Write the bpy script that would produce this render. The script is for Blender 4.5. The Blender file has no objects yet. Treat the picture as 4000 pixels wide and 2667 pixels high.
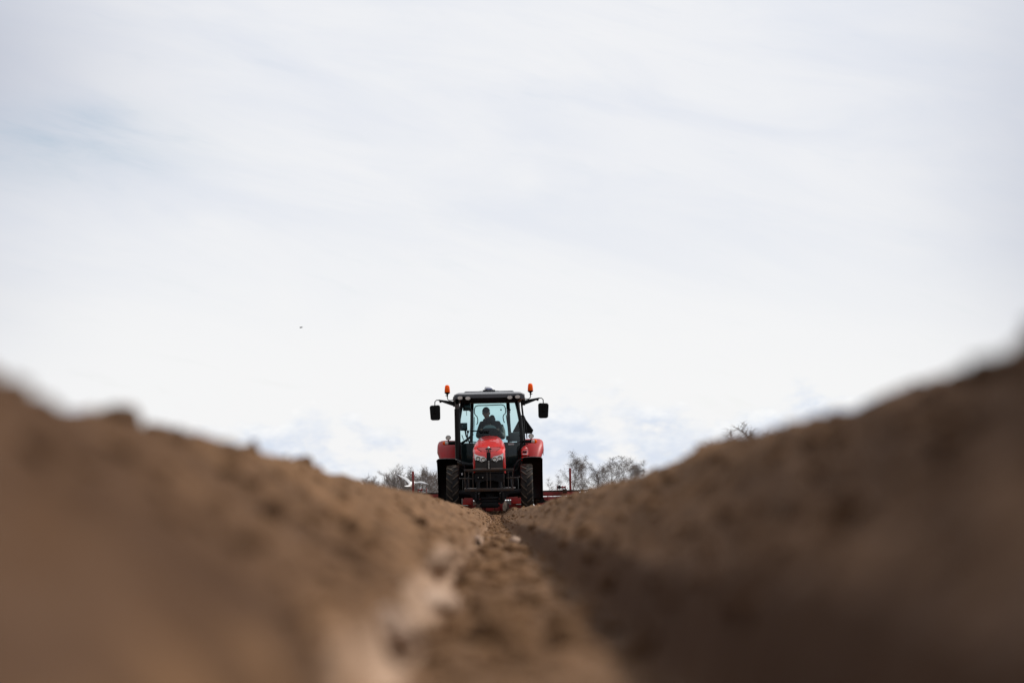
import bpy, bmesh, math, random
import numpy as np
from mathutils import Vector, Matrix, Quaternion
R = math.radians
SC = bpy.context.scene
COL = SC.collection
random.seed(7)
# ------------------------------------------------------------------ camera
CAM_Z = 0.135
cam_d = bpy.data.cameras.new('camera'); cam = bpy.data.objects.new('camera', cam_d); COL.objects.link(cam)
cam_d.lens = 85; cam_d.sensor_width = 36; cam_d.clip_start = 0.05; cam_d.clip_end = 8000
cam.location = (0, 0, CAM_Z)
cam.rotation_euler = (R(90 + 4.127), 0, R(-0.394))
cam_d.dof.use_dof = True; cam_d.dof.focus_distance = 63.0; cam_d.dof.aperture_fstop = 3.2
SC.camera = cam
# ------------------------------------------------------------------ light
SUN_EL, SUN_AZ = 46.0, 62.0          # azimuth clockwise from +Y (away from the camera), i.e. from the right and behind
sd = Vector((math.cos(R(SUN_EL))*math.sin(R(SUN_AZ)), math.cos(R(SUN_EL))*math.cos(R(SUN_AZ)), math.sin(R(SUN_EL))))
sun_d = bpy.data.lights.new('sun', 'SUN'); sun = bpy.data.objects.new('sun', sun_d); COL.objects.link(sun)
sun_d.energy = 4.2; sun_d.angle = R(0.5); sun_d.color = (1.0, 0.95, 0.88)
sun.rotation_euler = sd.to_track_quat('Z', 'Y').to_euler()
SC.view_settings.view_transform = 'Standard'; SC.view_settings.look = 'None'
SC.view_settings.exposure = 0.0; SC.view_settings.gamma = 1.0
SC.cycles.caustics_reflective = False; SC.cycles.caustics_refractive = False; SC.cycles.sample_clamp_indirect = 3.0; SC.cycles.sample_clamp_direct = 5.0; SC.cycles.max_bounces = 8; SC.cycles.transparent_max_bounces = 16

# ------------------------------------------------------------------ node helpers
class NT:
    def __init__(s, tree): s.t = tree; s.n = tree.nodes; s.l = tree.links
    def node(s, typ, **kw):
        n = s.n.new(typ)
        for k, v in kw.items(): setattr(n, k, v)
        return n
    def set(s, sock, v):
        if isinstance(v, bpy.types.NodeSocket): s.l.new(v, sock)
        elif isinstance(v, (tuple, list)) and len(v) == 3 and sock.type == 'RGBA': sock.default_value = (*v, 1)
        else: sock.default_value = v
    def math(s, op, a, b=0.0, c=0.0, clamp=False):
        n = s.node('ShaderNodeMath', operation=op, use_clamp=clamp)
        s.set(n.inputs[0], a); s.set(n.inputs[1], b); s.set(n.inputs[2], c); return n.outputs[0]
    def comb(s, x, y, z=0.0):
        n = s.node('ShaderNodeCombineXYZ'); s.set(n.inputs[0], x); s.set(n.inputs[1], y); s.set(n.inputs[2], z); return n.outputs[0]
    def noise(s, vec, scale=1.0, detail=4.0, rough=0.5, dist=0.0):
        n = s.node('ShaderNodeTexNoise'); s.set(n.inputs['Vector'], vec) if vec is not None else None
        n.inputs['Scale'].default_value = scale; n.inputs['Detail'].default_value = detail
        n.inputs['Roughness'].default_value = rough; n.inputs['Distortion'].default_value = dist
        return n.outputs['Fac']
    def smooth(s, v, a, b, lo=0.0, hi=1.0):
        n = s.node('ShaderNodeMapRange', interpolation_type='SMOOTHSTEP')
        s.set(n.inputs[0], v); s.set(n.inputs[1], a); s.set(n.inputs[2], b); s.set(n.inputs[3], lo); s.set(n.inputs[4], hi); return n.outputs[0]
    def mix(s, f, a, b):
        n = s.node('ShaderNodeMix', data_type='RGBA'); s.set(n.inputs[0], f); s.set(n.inputs[6], a); s.set(n.inputs[7], b); return n.outputs[2]

# ------------------------------------------------------------------ sky: Nishita behind a thin, bright, streaky cloud sheet and a far cumulus bank
world = bpy.data.worlds.new("World"); SC.world = world; world.use_nodes = True
w = NT(world.node_tree); w.n.clear()
out = w.node('ShaderNodeOutputWorld')
sky = w.node('ShaderNodeTexSky', sky_type='NISHITA'); sky.sun_disc = False
sky.sun_elevation = R(SUN_EL); sky.sun_rotation = R(SUN_AZ)
tc = w.node('ShaderNodeTexCoord'); sep = w.node('ShaderNodeSeparateXYZ'); w.l.new(tc.outputs['Generated'], sep.inputs[0])
az = w.math('ARCTAN2', sep.outputs[0], sep.outputs[1])
el = w.math('ARCSINE', sep.outputs[2])
def blob(ca, ce, ra, re_):           # a soft patch around one direction of the sky
    a = w.math('DIVIDE', w.math('SUBTRACT', az, ca), ra); e = w.math('DIVIDE', w.math('SUBTRACT', el, ce), re_)
    d = w.math('ADD', w.math('MULTIPLY', a, a), w.math('MULTIPLY', e, e))
    return w.math('EXPONENT', w.math('MULTIPLY', d, -1.0))
tilt = w.math('ADD', el, w.math('MULTIPLY', az, 0.22))
streak = w.noise(w.comb(w.math('MULTIPLY', az, 9.0), w.math('MULTIPLY', tilt, 34.0), 2.3), 1.0, 5, 0.55, 0.6)
fine = w.noise(w.comb(w.math('MULTIPLY', az, 26.0), w.math('MULTIPLY', tilt, 130.0), 5.1), 1.0, 5, 0.6, 0.4)
wide = w.noise(w.comb(w.math('MULTIPLY', az, 4.0), w.math('MULTIPLY', el, 14.0), 8.7), 1.0, 3, 0.5)
base = w.mix(w.smooth(streak, 0.25, 0.8), (0.905, 0.908, 0.925), (0.79, 0.818, 0.885))
base = w.mix(w.math('MULTIPLY', w.smooth(wide, 0.4, 0.7), 0.22), base, (0.76, 0.79, 0.87))
# whiter towards the horizon, vignette painted in as grey patches high up and at the sides
base = w.mix(w.smooth(el, 0.145, 0.05), base, (0.93, 0.93, 0.935))
dark = w.math('ADD', w.math('MULTIPLY', blob(-0.245, 0.185, 0.08, 0.06), 1.0), w.math('MULTIPLY', blob(0.25, 0.18, 0.065, 0.09), 0.6))
dark = w.math('ADD', dark, w.math('MULTIPLY', blob(-0.235, 0.085, 0.05, 0.035), 0.35))
dark = w.math('ADD', dark, w.math('MULTIPLY', blob(0.255, 0.10, 0.05, 0.05), 0.45), clamp=True)
base = w.mix(dark, base, (0.51, 0.54, 0.63))
# thin places where blue shows
gap1 = w.math('MULTIPLY', blob(-0.185, 0.150, 0.055, 0.014), 0.9)
gap2 = w.math('MULTIPLY', blob(-0.165, 0.163, 0.02, 0.006), 0.5)
gapn = w.math('MULTIPLY', w.math('ADD', gap1, gap2), w.smooth(fine, 0.2, 0.8, 0.3, 0.9))
gapx = w.math('ADD', gapn, w.math('MULTIPLY', w.smooth(fine, 0.55, 0.8), 0.12), clamp=True)
# cumulus bank
P = w.comb(w.math('MULTIPLY', az, 30.0), w.math('MULTIPLY', el, 52.0), 1.7)
Pu = w.comb(w.math('MULTIPLY', w.math('SUBTRACT', az, 0.002), 30.0), w.math('MULTIPLY', w.math('ADD', el, 0.0045), 52.0), 1.7)
def puff(v):
    a = w.noise(v, 0.55, 5, 0.55, 0.1)
    o = w.node('ShaderNodeTexVoronoi', feature='SMOOTH_F1', voronoi_dimensions='2D', normalize=True)
    w.l.new(v, o.inputs['Vector']); o.inputs['Scale'].default_value = 1.5; o.inputs['Detail'].default_value = 3.0; o.inputs['Roughness'].default_value = 0.55; o.inputs['Smoothness'].default_value = 0.35
    return w.math('ADD', w.math('MULTIPLY', a, 0.6), w.math('MULTIPLY', w.math('SUBTRACT', 1.0, o.outputs['Distance']), 0.4))
n1 = puff(P); n2 = puff(Pu)
big = w.noise(w.comb(w.math('MULTIPLY', az, 13.0), 3.0, 1.0), 1.0, 2, 0.5)
top = w.math('ADD', w.smooth(az, -0.03, 0.2, 0.034, 0.055), w.math('MULTIPLY', w.math('SUBTRACT', big, 0.5), 0.030))
hgt = w.math('DIVIDE', w.math('SUBTRACT', top, el), 0.012)
dens = w.math('ADD', hgt, w.math('MULTIPLY', w.math('SUBTRACT', n1, 0.53), 9.0))
inside = w.math('MULTIPLY', w.smooth(dens, 0.0, 1.1), w.smooth(el, 0.010, 0.020))
shade = w.smooth(w.math('SUBTRACT', n2, n1), -0.13, 0.10)
ccol = w.mix(shade, (1.0, 0.998, 0.99), (0.70, 0.765, 0.885))
ccol = w.mix(w.smooth(dens, 0.0, 3.0, 0.0, 0.55), ccol, (0.75, 0.805, 0.92))
base = w.mix(inside, base, ccol)
lowband = w.math('MULTIPLY', w.smooth(el, 0.022, 0.008), w.smooth(streak, 0.4, 0.65))
base = w.mix(w.math('MULTIPLY', lowband, 0.5), base, (0.78, 0.85, 0.94))
# thin cloud scatters forward: the sheet is brightest on the sun's side of the sky and dimmer on the side turned away from it
cs = w.node('ShaderNodeVectorMath', operation='DOT_PRODUCT'); w.l.new(tc.outputs['Generated'], cs.inputs[0]); cs.inputs[1].default_value = tuple(sd)
glow = w.smooth(cs.outputs['Value'], -0.55, 0.15, 0.34, 1.0)
b1 = w.node('ShaderNodeBackground'); w.l.new(sky.outputs[0], b1.inputs[0]); b1.inputs[1].default_value = 0.11
b2 = w.node('ShaderNodeBackground'); w.l.new(base, b2.inputs[0]); w.l.new(glow, b2.inputs[1])
cover = w.math('SUBTRACT', 0.97, w.math('MULTIPLY', gapx, 0.55))
mx = w.node('ShaderNodeMixShader'); w.l.new(cover, mx.inputs[0]); w.l.new(b1.outputs[0], mx.inputs[1]); w.l.new(b2.outputs[0], mx.inputs[2])
w.l.new(mx.outputs[0], out.inputs[0])

# ------------------------------------------------------------------ materials
MATS = {}
def mat(name, col, rough=0.5, metal=0.0, coat=0.0, var=0.0, vscale=8.0, col2=None, bump=0.0, bscale=40.0, spec=0.5, emit=None):
    if name in MATS: return MATS[name]
    m = bpy.data.materials.new(name); m.use_nodes = True; t = NT(m.node_tree)
    b = m.node_tree.nodes['Principled BSDF']
    b.inputs['Roughness'].default_value = rough; b.inputs['Metallic'].default_value = metal
    b.inputs['Coat Weight'].default_value = coat; b.inputs['Coat Roughness'].default_value = 0.06
    b.inputs['Specular IOR Level'].default_value = spec
    tcn = t.node('ShaderNodeTexCoord')
    c2 = col2 or tuple(max(0, c*(1-var)) for c in col)
    f = t.smooth(t.noise(tcn.outputs['Object'], vscale, 5, 0.6), 0.35, 0.65)
    t.set(b.inputs['Base Color'], t.mix(f, col, c2))
    if bump:
        bn = t.node('ShaderNodeBump'); bn.inputs['Strength'].default_value = bump
        t.l.new(t.noise(tcn.outputs['Object'], bscale, 4, 0.6), bn.inputs['Height']); t.l.new(bn.outputs[0], b.inputs['Normal'])
    if emit:
        b.inputs['Emission Color'].default_value = (*emit[0], 1); b.inputs['Emission Strength'].default_value = emit[1]
    MATS[name] = m; return m
RED = mat('red_paint', (0.62, 0.012, 0.007), 0.30, coat=0.5, var=0.15)
RED_IN = mat('fender_red', (0.34, 0.003, 0.005), 0.5, coat=0.0, spec=.35, col2=(0.30, 0.008, 0.010))
RED_MESH = mat('red_mesh', (0.35, 0.03, 0.035), 0.7, var=0.5, vscale=160)
IMP_RED = mat('implement_red', (0.27, 0.018, 0.02), 0.5, var=0.35, vscale=5, col2=(0.16, 0.03, 0.022))
BLACK = mat('black_plastic', (0.004, 0.005, 0.006), 0.5, var=0.3, spec=.12)
BLACK_G = mat('black_gloss', (0.004, 0.004, 0.005), 0.4, var=0.2, spec=.2)
DARK = mat('dark_steel', (0.008, 0.010, 0.014), 0.5, var=0.4, vscale=12, col2=(0.010, 0.008, 0.008), spec=.15)
GREY = mat('roof_grey', (0.045, 0.053, 0.066), 0.35, var=0.1, coat=0.2)
PALE = mat('roof_pale', (0.17, 0.175, 0.185), 0.35, var=0.1)
STEEL = mat('bare_steel', (0.42, 0.41, 0.40), 0.35, metal=0.8, var=0.4, vscale=20)
RUST = mat('worn_steel', (0.018, 0.017, 0.019), 0.4, metal=0.0, vscale=9, col2=(0.035, 0.018, 0.010), spec=.25)
RUBBER = mat('tyre_rubber', (0.012, 0.013, 0.015), 0.85, vscale=7, col2=(0.030, 0.025, 0.021), spec=.12)
LUG = mat('dusty_lugs', (0.036, 0.031, 0.027), 0.9, vscale=9, col2=(0.078, 0.060, 0.046), spec=.3)
SILVER = mat('silver_surround', (0.88, 0.89, 0.92), 0.22, metal=0.85)
WHITE = mat('white_plastic', (0.78, 0.79, 0.82), 0.3, var=0.05)
LENS = mat('clear_lens', (0.62, 0.60, 0.58), 0.18, coat=1.0, vscale=90, col2=(0.30, 0.28, 0.25))
CHROME = mat('reflector', (0.75, 0.74, 0.72), 0.15, metal=1.0)
ORANGE = mat('amber_lens', (1.0, 0.20, 0.0), 0.3, spec=.3, vscale=25, col2=(0.95, 0.13, 0.0))
_t = NT(ORANGE.node_tree); _p = ORANGE.node_tree.nodes['Principled BSDF']; _o = ORANGE.node_tree.nodes['Material Output']
_tl = _t.node('ShaderNodeBsdfTranslucent'); _tl.inputs[0].default_value = (1.0, 0.25, 0.0, 1); _ms = _t.node('ShaderNodeMixShader'); _ms.inputs[0].default_value = 0.5
_t.l.new(_p.outputs[0], _ms.inputs[1]); _t.l.new(_tl.outputs[0], _ms.inputs[2]); _t.l.new(_ms.outputs[0], _o.inputs[0])
SCREEN = mat('screen', (0.02, 0.03, 0.04), 0.15)
CLOTH = mat('dark_jacket', (0.018, 0.022, 0.030), 0.9, var=0.3, vscale=20)
CLOTH2 = mat('grey_sleeve', (0.16, 0.17, 0.16), 0.9, var=0.3, vscale=20)
SKIN = mat('skin', (0.42, 0.24, 0.18), 0.55, var=0.1)
HEADL = mat('headliner', (0.14, 0.12, 0.09), 0.9)
BLUEM = mat('blue_label', (0.02, 0.05, 0.22), 0.4)
GULLW = mat('white_feathers', (0.80, 0.80, 0.79), 0.8, var=0.06, vscale=30)
GULLG = mat('grey_feathers', (0.42, 0.43, 0.45), 0.8, var=0.2, vscale=30)
BARK = mat('grey_bark', (0.085, 0.074, 0.062), 0.95, var=0.4, vscale=1.5)
TWIG = mat('brown_twigs', (0.15, 0.118, 0.104), 0.95, vscale=0.6, col2=(0.11, 0.095, 0.088))
BIRCHB = mat('pale_bark', (0.20, 0.18, 0.16), 0.9, vscale=2.5, col2=(0.07, 0.06, 0.055))
def glass_mat(name, tint, gl=0.10):
    m = bpy.data.materials.new(name); m.use_nodes = True; t = NT(m.node_tree); t.n.clear()
    o = t.node('ShaderNodeOutputMaterial'); tr = t.node('ShaderNodeBsdfTransparent'); tr.inputs[0].default_value = (*tint, 1)
    g = t.node('ShaderNodeBsdfGlossy'); g.inputs['Roughness'].default_value = 0.02; g.inputs[0].default_value = (0.9, 0.95, 1, 1)
    fr = t.node('ShaderNodeFresnel'); fr.inputs[0].default_value = 1.5
    f = t.math('ADD', fr.outputs[0], gl - 0.04, clamp=True)
    mx_ = t.node('ShaderNodeMixShader'); t.l.new(f, mx_.inputs[0]); t.l.new(tr.outputs[0], mx_.inputs[1]); t.l.new(g.outputs[0], mx_.inputs[2])
    t.l.new(mx_.outputs[0], o.inputs[0]); return m
GLASS = glass_mat('tinted_glass', (0.60, 0.80, 0.82), 0.03)
GLASS2 = glass_mat('side_glass', (0.85, 0.96, 0.96), 0.04)

def soil_material(name, a, b, c, shade_tone=None):
    m = bpy.data.materials.new(name); m.use_nodes = True; t = NT(m.node_tree)
    bs = m.node_tree.nodes['Principled BSDF']; bs.inputs['Roughness'].default_value = 0.95; bs.inputs['Specular IOR Level'].default_value = 0.15
    g = t.node('ShaderNodeNewGeometry'); pos = g.outputs['Position']
    n1 = t.noise(pos, 5.0, 5, 0.6, 0.3); n2 = t.noise(pos, 22.0, 5, 0.65); n3 = t.noise(pos, 1.1, 3, 0.5)
    col = t.mix(t.smooth(n1, 0.36, 0.64), a, b)
    col = t.mix(t.math('MULTIPLY', t.smooth(n2, 0.5, 0.72), 0.55), col, c)
    col = t.mix(t.math('MULTIPLY', t.smooth(n3, 0.5, 0.7), 0.35), col, b)
    st = t.node('ShaderNodeVectorMath', operation='MULTIPLY'); t.l.new(pos, st.inputs[0]); st.inputs[1].default_value = (2.6, 11.0, 2.6)
    n4 = t.noise(st.outputs[0], 1.0, 4, 0.55, 0.4)                     # crumbs that rolled down the bank leave down-slope streaks
    col = t.mix(t.math('MULTIPLY', t.smooth(n4, 0.44, 0.64), 0.65), col, b)
    st2 = t.node('ShaderNodeVectorMath', operation='MULTIPLY'); t.l.new(pos, st2.inputs[0]); st2.inputs[1].default_value = (5.0, 26.0, 5.0)
    col = t.mix(t.math('MULTIPLY', t.smooth(t.noise(st2.outputs[0], 1.0, 3, 0.5, 0.3), 0.5, 0.68), 0.4), col, b)
    col = t.mix(t.math('MULTIPLY', t.smooth(t.noise(pos, 13.0, 3, 0.5, 0.5), 0.55, 0.7), 0.5), col, c)
    if shade_tone:                                   # vignette painted into the soil: banks darken towards the camera, in patches
        sp = t.node('ShaderNodeSeparateXYZ'); t.l.new(pos, sp.inputs[0])
        ay_ = t.math('ADD', sp.outputs[1], t.math('MULTIPLY', t.math('SUBTRACT', t.noise(pos, 1.7, 4, 0.6), 0.5), 2.6))
        ay_ = t.math('ADD', ay_, t.smooth(sp.outputs[0], 0.0, -0.1, 0.0, 0.9))
        hi_ = t.smooth(t.math('ADD', t.math('ABSOLUTE', sp.outputs[0]), t.math('MULTIPLY', t.math('SUBTRACT', n1, 0.5), 0.12)), 0.095, 0.135)
        col = t.mix(t.math('MULTIPLY', t.math('MULTIPLY', t.smooth(ay_, 5.6, 1.7), hi_), 0.76), col, shade_tone)
    if shade_tone:                                   # pale dry crust along the foot of the left bank
        cx = t.math('ADD', t.math('ADD', sp.outputs[0], 0.090), t.math('MULTIPLY', t.math('SUBTRACT', t.noise(pos, 2.2, 3, 0.5), 0.5), 0.03))
        cr = t.smooth(t.math('ABSOLUTE', cx), 0.022, 0.008)
        patchy = t.smooth(t.noise(pos, 3.3, 3, 0.5), 0.30, 0.50)
        col = t.mix(t.math('MULTIPLY', t.math('MULTIPLY', cr, patchy), t.math('MULTIPLY', t.smooth(sp.outputs[1], 7.5, 4.0, 0.2, 0.75), t.smooth(sp.outputs[1], 1.3, 1.7))), col, (0.42, 0.29, 0.205))
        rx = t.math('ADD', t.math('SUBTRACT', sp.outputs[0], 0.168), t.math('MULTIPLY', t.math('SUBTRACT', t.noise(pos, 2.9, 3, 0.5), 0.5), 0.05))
        col = t.mix(t.math('MULTIPLY', t.smooth(t.math('ABSOLUTE', rx), 0.030, 0.012), t.smooth(sp.outputs[1], 30.0, 8.0, 0.0, 0.6)), col, shade_tone)   # shadow band painted along the foot of the right bank
    t.set(bs.inputs['Base Color'], col)
    bn = t.node('ShaderNodeBump'); bn.inputs['Strength'].default_value = 0.7; bn.inputs['Distance'].default_value = 0.008
    t.l.new(t.noise(pos, 70.0, 6, 0.7), bn.inputs['Height']); t.l.new(bn.outputs[0], bs.inputs['Normal'])
    return m
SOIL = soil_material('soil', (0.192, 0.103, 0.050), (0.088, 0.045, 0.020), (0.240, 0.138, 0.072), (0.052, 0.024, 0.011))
CLODM = soil_material('clod_soil', (0.12, 0.066, 0.038), (0.06, 0.032, 0.018), (0.17, 0.10, 0.06))
DRY = soil_material('dry_soil', (0.38, 0.27, 0.20), (0.27, 0.18, 0.125), (0.46, 0.35, 0.27))
FAR = soil_material('far_soil', (0.17, 0.115, 0.075), (0.13, 0.09, 0.06), (0.2, 0.14, 0.09))

# ------------------------------------------------------------------ mesh helpers
class MB:
    def __init__(s): s.v = []; s.f = []
    def add(s, vs, fs):
        o = len(s.v); s.v.extend([tuple(p) for p in vs]); s.f.extend([tuple(i + o for i in f) for f in fs]); return s
    def box(s, x0, x1, y0, y1, z0, z1, b=0.0, M=None):
        if x0 > x1: x0, x1 = x1, x0
        if y0 > y1: y0, y1 = y1, y0
        if z0 > z1: z0, z1 = z1, z0
        bm = bmesh.new(); bmesh.ops.create_cube(bm, size=1)
        for v in bm.verts: v.co = Vector(((x0+x1)/2 + v.co.x*(x1-x0), (y0+y1)/2 + v.co.y*(y1-y0), (z0+z1)/2 + v.co.z*(z1-z0)))
        if b > 0:
            b = min(b, (x1-x0)*0.45, (y1-y0)*0.45, (z1-z0)*0.45)
            bmesh.ops.bevel(bm, geom=bm.edges[:], offset=b, segments=2, affect='EDGES', profile=0.5)
        if M is not None: bmesh.ops.transform(bm, matrix=M, verts=bm.verts)
        return s.bm(bm)
    def bm(s, bm):
        bm.verts.index_update(); s.add([v.co for v in bm.verts], [[v.index for v in f.verts] for f in bm.faces]); bm.free(); return s
    def tube(s, pts, r, n=10, cap=True):
        pts = [Vector(p) for p in pts]; k = len(pts); rr = r if isinstance(r, (list, tuple)) else [r]*k
        vs = []; fs = []; ref = None
        for i, p in enumerate(pts):
            d = (pts[min(i+1, k-1)] - pts[max(i-1, 0)]).normalized()
            if ref is None:
                ref = Vector((0, 0, 1)) if abs(d.z) < 0.9 else Vector((1, 0, 0))
            u = (ref - d*ref.dot(d)).normalized(); v = d.cross(u); ref = u
            for j in range(n):
                a = 2*math.pi*j/n; vs.append(p + (u*math.cos(a) + v*math.sin(a))*rr[i])
        for i in range(k-1):
            for j in range(n):
                fs.append((i*n+j, i*n+(j+1) % n, (i+1)*n+(j+1) % n, (i+1)*n+j))
        if cap: fs.append(tuple(range(n-1, -1, -1))); fs.append(tuple((k-1)*n+j for j in range(n)))
        return s.add(vs, fs)
    def lathe(s, prof, n=24, axis='z', c=(0, 0, 0), sc=(1, 1, 1)):
        # prof: (radius, along-axis)
        vs = []; fs = []; k = len(prof)
        for (r, h) in prof:
            for j in range(n):
                a = 2*math.pi*j/n; x, y, z = r*math.cos(a), r*math.sin(a), h
                if axis == 'x': x, y, z = z, x, y
                elif axis == 'y': x, y, z = x, z, y
                vs.append((c[0]+x*sc[0], c[1]+y*sc[1], c[2]+z*sc[2]))
        for i in range(k-1):
            for j in range(n): fs.append((i*n+j, i*n+(j+1) % n, (i+1)*n+(j+1) % n, (i+1)*n+j))
        if prof[0][0] > 1e-5: fs.append(tuple(range(n-1, -1, -1)))
        if prof[-1][0] > 1e-5: fs.append(tuple((k-1)*n+j for j in range(n)))
        return s.add(vs, fs)
    def prism(s, poly, y0, y1):      # polygon in xz, extruded along y
        n = len(poly)
        vs = [(x, y0, z) for x, z in poly] + [(x, y1, z) for x, z in poly]
        fs = [tuple(range(n)), tuple(range(2*n-1, n-1, -1))] + [(i, (i+1) % n, n+(i+1) % n, n+i) for i in range(n)]
        return s.add(vs, fs)
    def prismx(s, poly, x0, x1):     # polygon in yz, extruded along x
        n = len(poly)
        vs = [(x0, y, z) for y, z in poly] + [(x1, y, z) for y, z in poly]
        fs = [tuple(range(n)), tuple(range(2*n-1, n-1, -1))] + [(i, (i+1) % n, n+(i+1) % n, n+i) for i in range(n)]
        return s.add(vs, fs)
    def ell(s, c, r, seg=16, ring=10, M=None):
        bm = bmesh.new(); bmesh.ops.create_uvsphere(bm, u_segments=seg, v_segments=ring, radius=1)
        for v in bm.verts:
            v.co = Vector((v.co.x*r[0], v.co.y*r[1], v.co.z*r[2]))
            if M is not None: v.co = M @ v.co
            v.co += Vector(c)
        return s.bm(bm)
    def grid(s, rows):
        a = len(rows); b = len(rows[0]); vs = [p for r in rows for p in r]
        return s.add(vs, [(i*b+j, i*b+j+1, (i+1)*b+j+1, (i+1)*b+j) for i in range(a-1) for j in range(b-1)])
    def build(s, name, m, parent=None, smooth=35, label=None, recalc=True):
        me = bpy.data.meshes.new(name); me.from_pydata([tuple(p) for p in s.v], [], s.f); me.validate()
        if recalc:
            bm = bmesh.new(); bm.from_mesh(me); bmesh.ops.recalc_face_normals(bm, faces=bm.faces); bm.to_mesh(me); bm.free()
        me.materials.append(m)
        if smooth: me.shade_smooth(); me.set_sharp_from_angle(angle=R(smooth))
        o = bpy.data.objects.new(name, me); COL.objects.link(o)
        if parent is not None: o.parent = parent
        if label: o['label'] = label
        return o
def tag(o, label=None, cat=None, group=None, kind=None):
    if label: o['label'] = label
    if cat: o['category'] = cat
    if group: o['group'] = group
    if kind: o['kind'] = kind
    return o
def empty(name, loc, rot=(0, 0, 0)):
    o = bpy.data.objects.new(name, None); COL.objects.link(o); o.location = loc; o.rotation_euler = rot; o.empty_display_size = 0.2; return o
def solid(o, t, off=0.0):
    m = o.modifiers.new('thickness', 'SOLIDIFY'); m.thickness = t; m.offset = off; return o

# ------------------------------------------------------------------ terrain
def hsh(ix, iy, seed):
    with np.errstate(over='ignore'):
        h = (ix.astype(np.int64)*374761393 + iy.astype(np.int64)*668265263 + seed*982451653) & 0xffffffff
        h = ((h ^ (h >> 13))*1274126177) & 0xffffffff
        h = (h ^ (h >> 16)) & 0xffffff
    return h/float(0xffffff)
def vnoise(x, y, seed=0):
    ix = np.floor(x); iy = np.floor(y); fx = x-ix; fy = y-iy
    fx = fx*fx*fx*(fx*(fx*6-15)+10); fy = fy*fy*fy*(fy*(fy*6-15)+10)
    a = hsh(ix, iy, seed); b = hsh(ix+1, iy, seed); c = hsh(ix, iy+1, seed); d = hsh(ix+1, iy+1, seed)
    return (a*(1-fx)+b*fx)*(1-fy) + (c*(1-fx)+d*fx)*fy - 0.5
def fbm(x, y, seed=0, o=4, g=0.5):
    r = 0; amp = 1
    for i in range(o): r = r + amp*vnoise(x*2**i + 17.3*i, y*2**i + 5.1*i, seed+i*7); amp *= g
    return r
# crest heights above the furrow, measured along the two nearest ridges (distance, steepness of the skyline)
LT = [(0.5, 0.3479), (1.7, 0.3433), (1.9, 0.3277), (2.1, 0.2423), (2.3, 0.2274), (2.5, 0.261), (2.8, 0.2391), (3.1, 0.2552), (3.5, 0.2641), (4, 0.306), (4.5, 0.2985), (5, 0.2798), (6, 0.2881), (7.5, 0.3053), (9, 0.2738), (12, 0.2919), (20, 0.2987), (30, 0.3), (200, 0.29)]
RTB = [(0.5, 0.4331), (1.7, 0.4165), (1.9, 0.3936), (2.1, 0.3644), (2.3, 0.3217), (2.5, 0.3039), (2.8, 0.3086), (3.1, 0.358), (3.5, 0.3569), (4, 0.3368), (4.5, 0.3656), (5, 0.3552), (6, 0.2896), (7.5, 0.298), (9, 0.3071), (12, 0.3203), (20, 0.2388), (30, 0.3), (200, 0.29)]
def rise(y): return 0.085*np.clip((y-43)/15.0, 0, 1)**1.3
PITCH = 0.9
def ground_z(x, y):
    x = np.asarray(x, float); y = np.asarray(y, float)
    wob = 0.008*vnoise(y*0.35, x*0+3.1, 5) + 0.006*vnoise(y*1.9, x*0+8.2, 6)
    xs = x - wob
    k = np.round(xs/PITCH)                      # furrow index
    t = np.abs(xs - k*PITCH)
    t = np.where((k == 0) & (xs > 0), np.maximum(t - 0.056*np.clip((0.40-t)/0.24, 0, 1), 0) , t)   # the right bank stands a little back
    t = np.where((k == 0) & (xs < 0), t + 0.000*np.clip((0.40-t)/0.26, 0, 1), t)
    sL = np.interp(y, [p[0] for p in LT], [p[1] for p in LT]); sR = np.interp(y, [p[0] for p in RTB], [p[1] for p in RTB])
    ridge = np.floor(xs/PITCH)                  # -1: left ridge, 0: right ridge
    Hl = CAM_Z + sL*0.400; Hr = CAM_Z + sR*0.400
    Ho = 0.245 + 0.03*vnoise(y*1.1 + ridge*31, ridge*7.7, 9)
    H = np.where(ridge == -1, Hl, np.where(ridge == 0, Hr, Ho)) - 0.006
    s_ = np.interp(t, [0, .05, .083, .098, .112, .128, .19, .25, .32, .37, .40, .43, .45], [.03, .0, .02, .15, .27, .31, .455, .60, .80, .92, .965, .985, .985])
    z = H*s_
    z = z - np.where(k == 0, 0.03*np.clip((0.115-t)/0.03, 0, 1), 0)
    flank = np.clip(t/0.25, 0.25, 1)
    z = z + 0.028*fbm(x*3.1, y*1.6, 21, 3)*np.clip((t-.08)/.25, .15, 1)
    z = z + 0.019*np.maximum(fbm(x*11, y*7, 33, 3), -0.15)*np.clip((t-0.05)/0.2, 0.3, 1)*np.where(t > .36, .6, 1)
    z = z + 0.014*fbm(x*34, y*30, 44, 3, 0.6)
    near = (k == 0) & (t < 0.17)
    z = z + np.where(near, 0.010*vnoise(x*9, y*2.3, 71) , 0)
    heap = (0.15 + 0.07*vnoise(x*3.3, y*1.7, 90) + 0.03*vnoise(x*9, y*7, 91))*np.clip((y-56.5)/2.5, 0, 1)*np.clip((70-y)/5, 0, 1)
    z = np.where(k == 0, np.maximum(z, heap), z)
    return z + rise(y)
def axis_x():
    a = list(np.arange(-0.98, 0.981, 0.0095))
    x = 0.98; st = 0.0095
    outp = []
    while x < 16: st = min(st*1.06, 0.055); x += st; outp.append(x)
    return np.array([-v for v in outp[::-1]] + a + outp)
def axis_y():
    ys = [-3.0]
    while ys[-1] < 0.9: ys.append(ys[-1]+0.04)
    while ys[-1] < 130: ys.append(ys[-1] + min(max(0.0085, ys[-1]*0.0042), 0.16))
    return np.array(ys)
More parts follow.
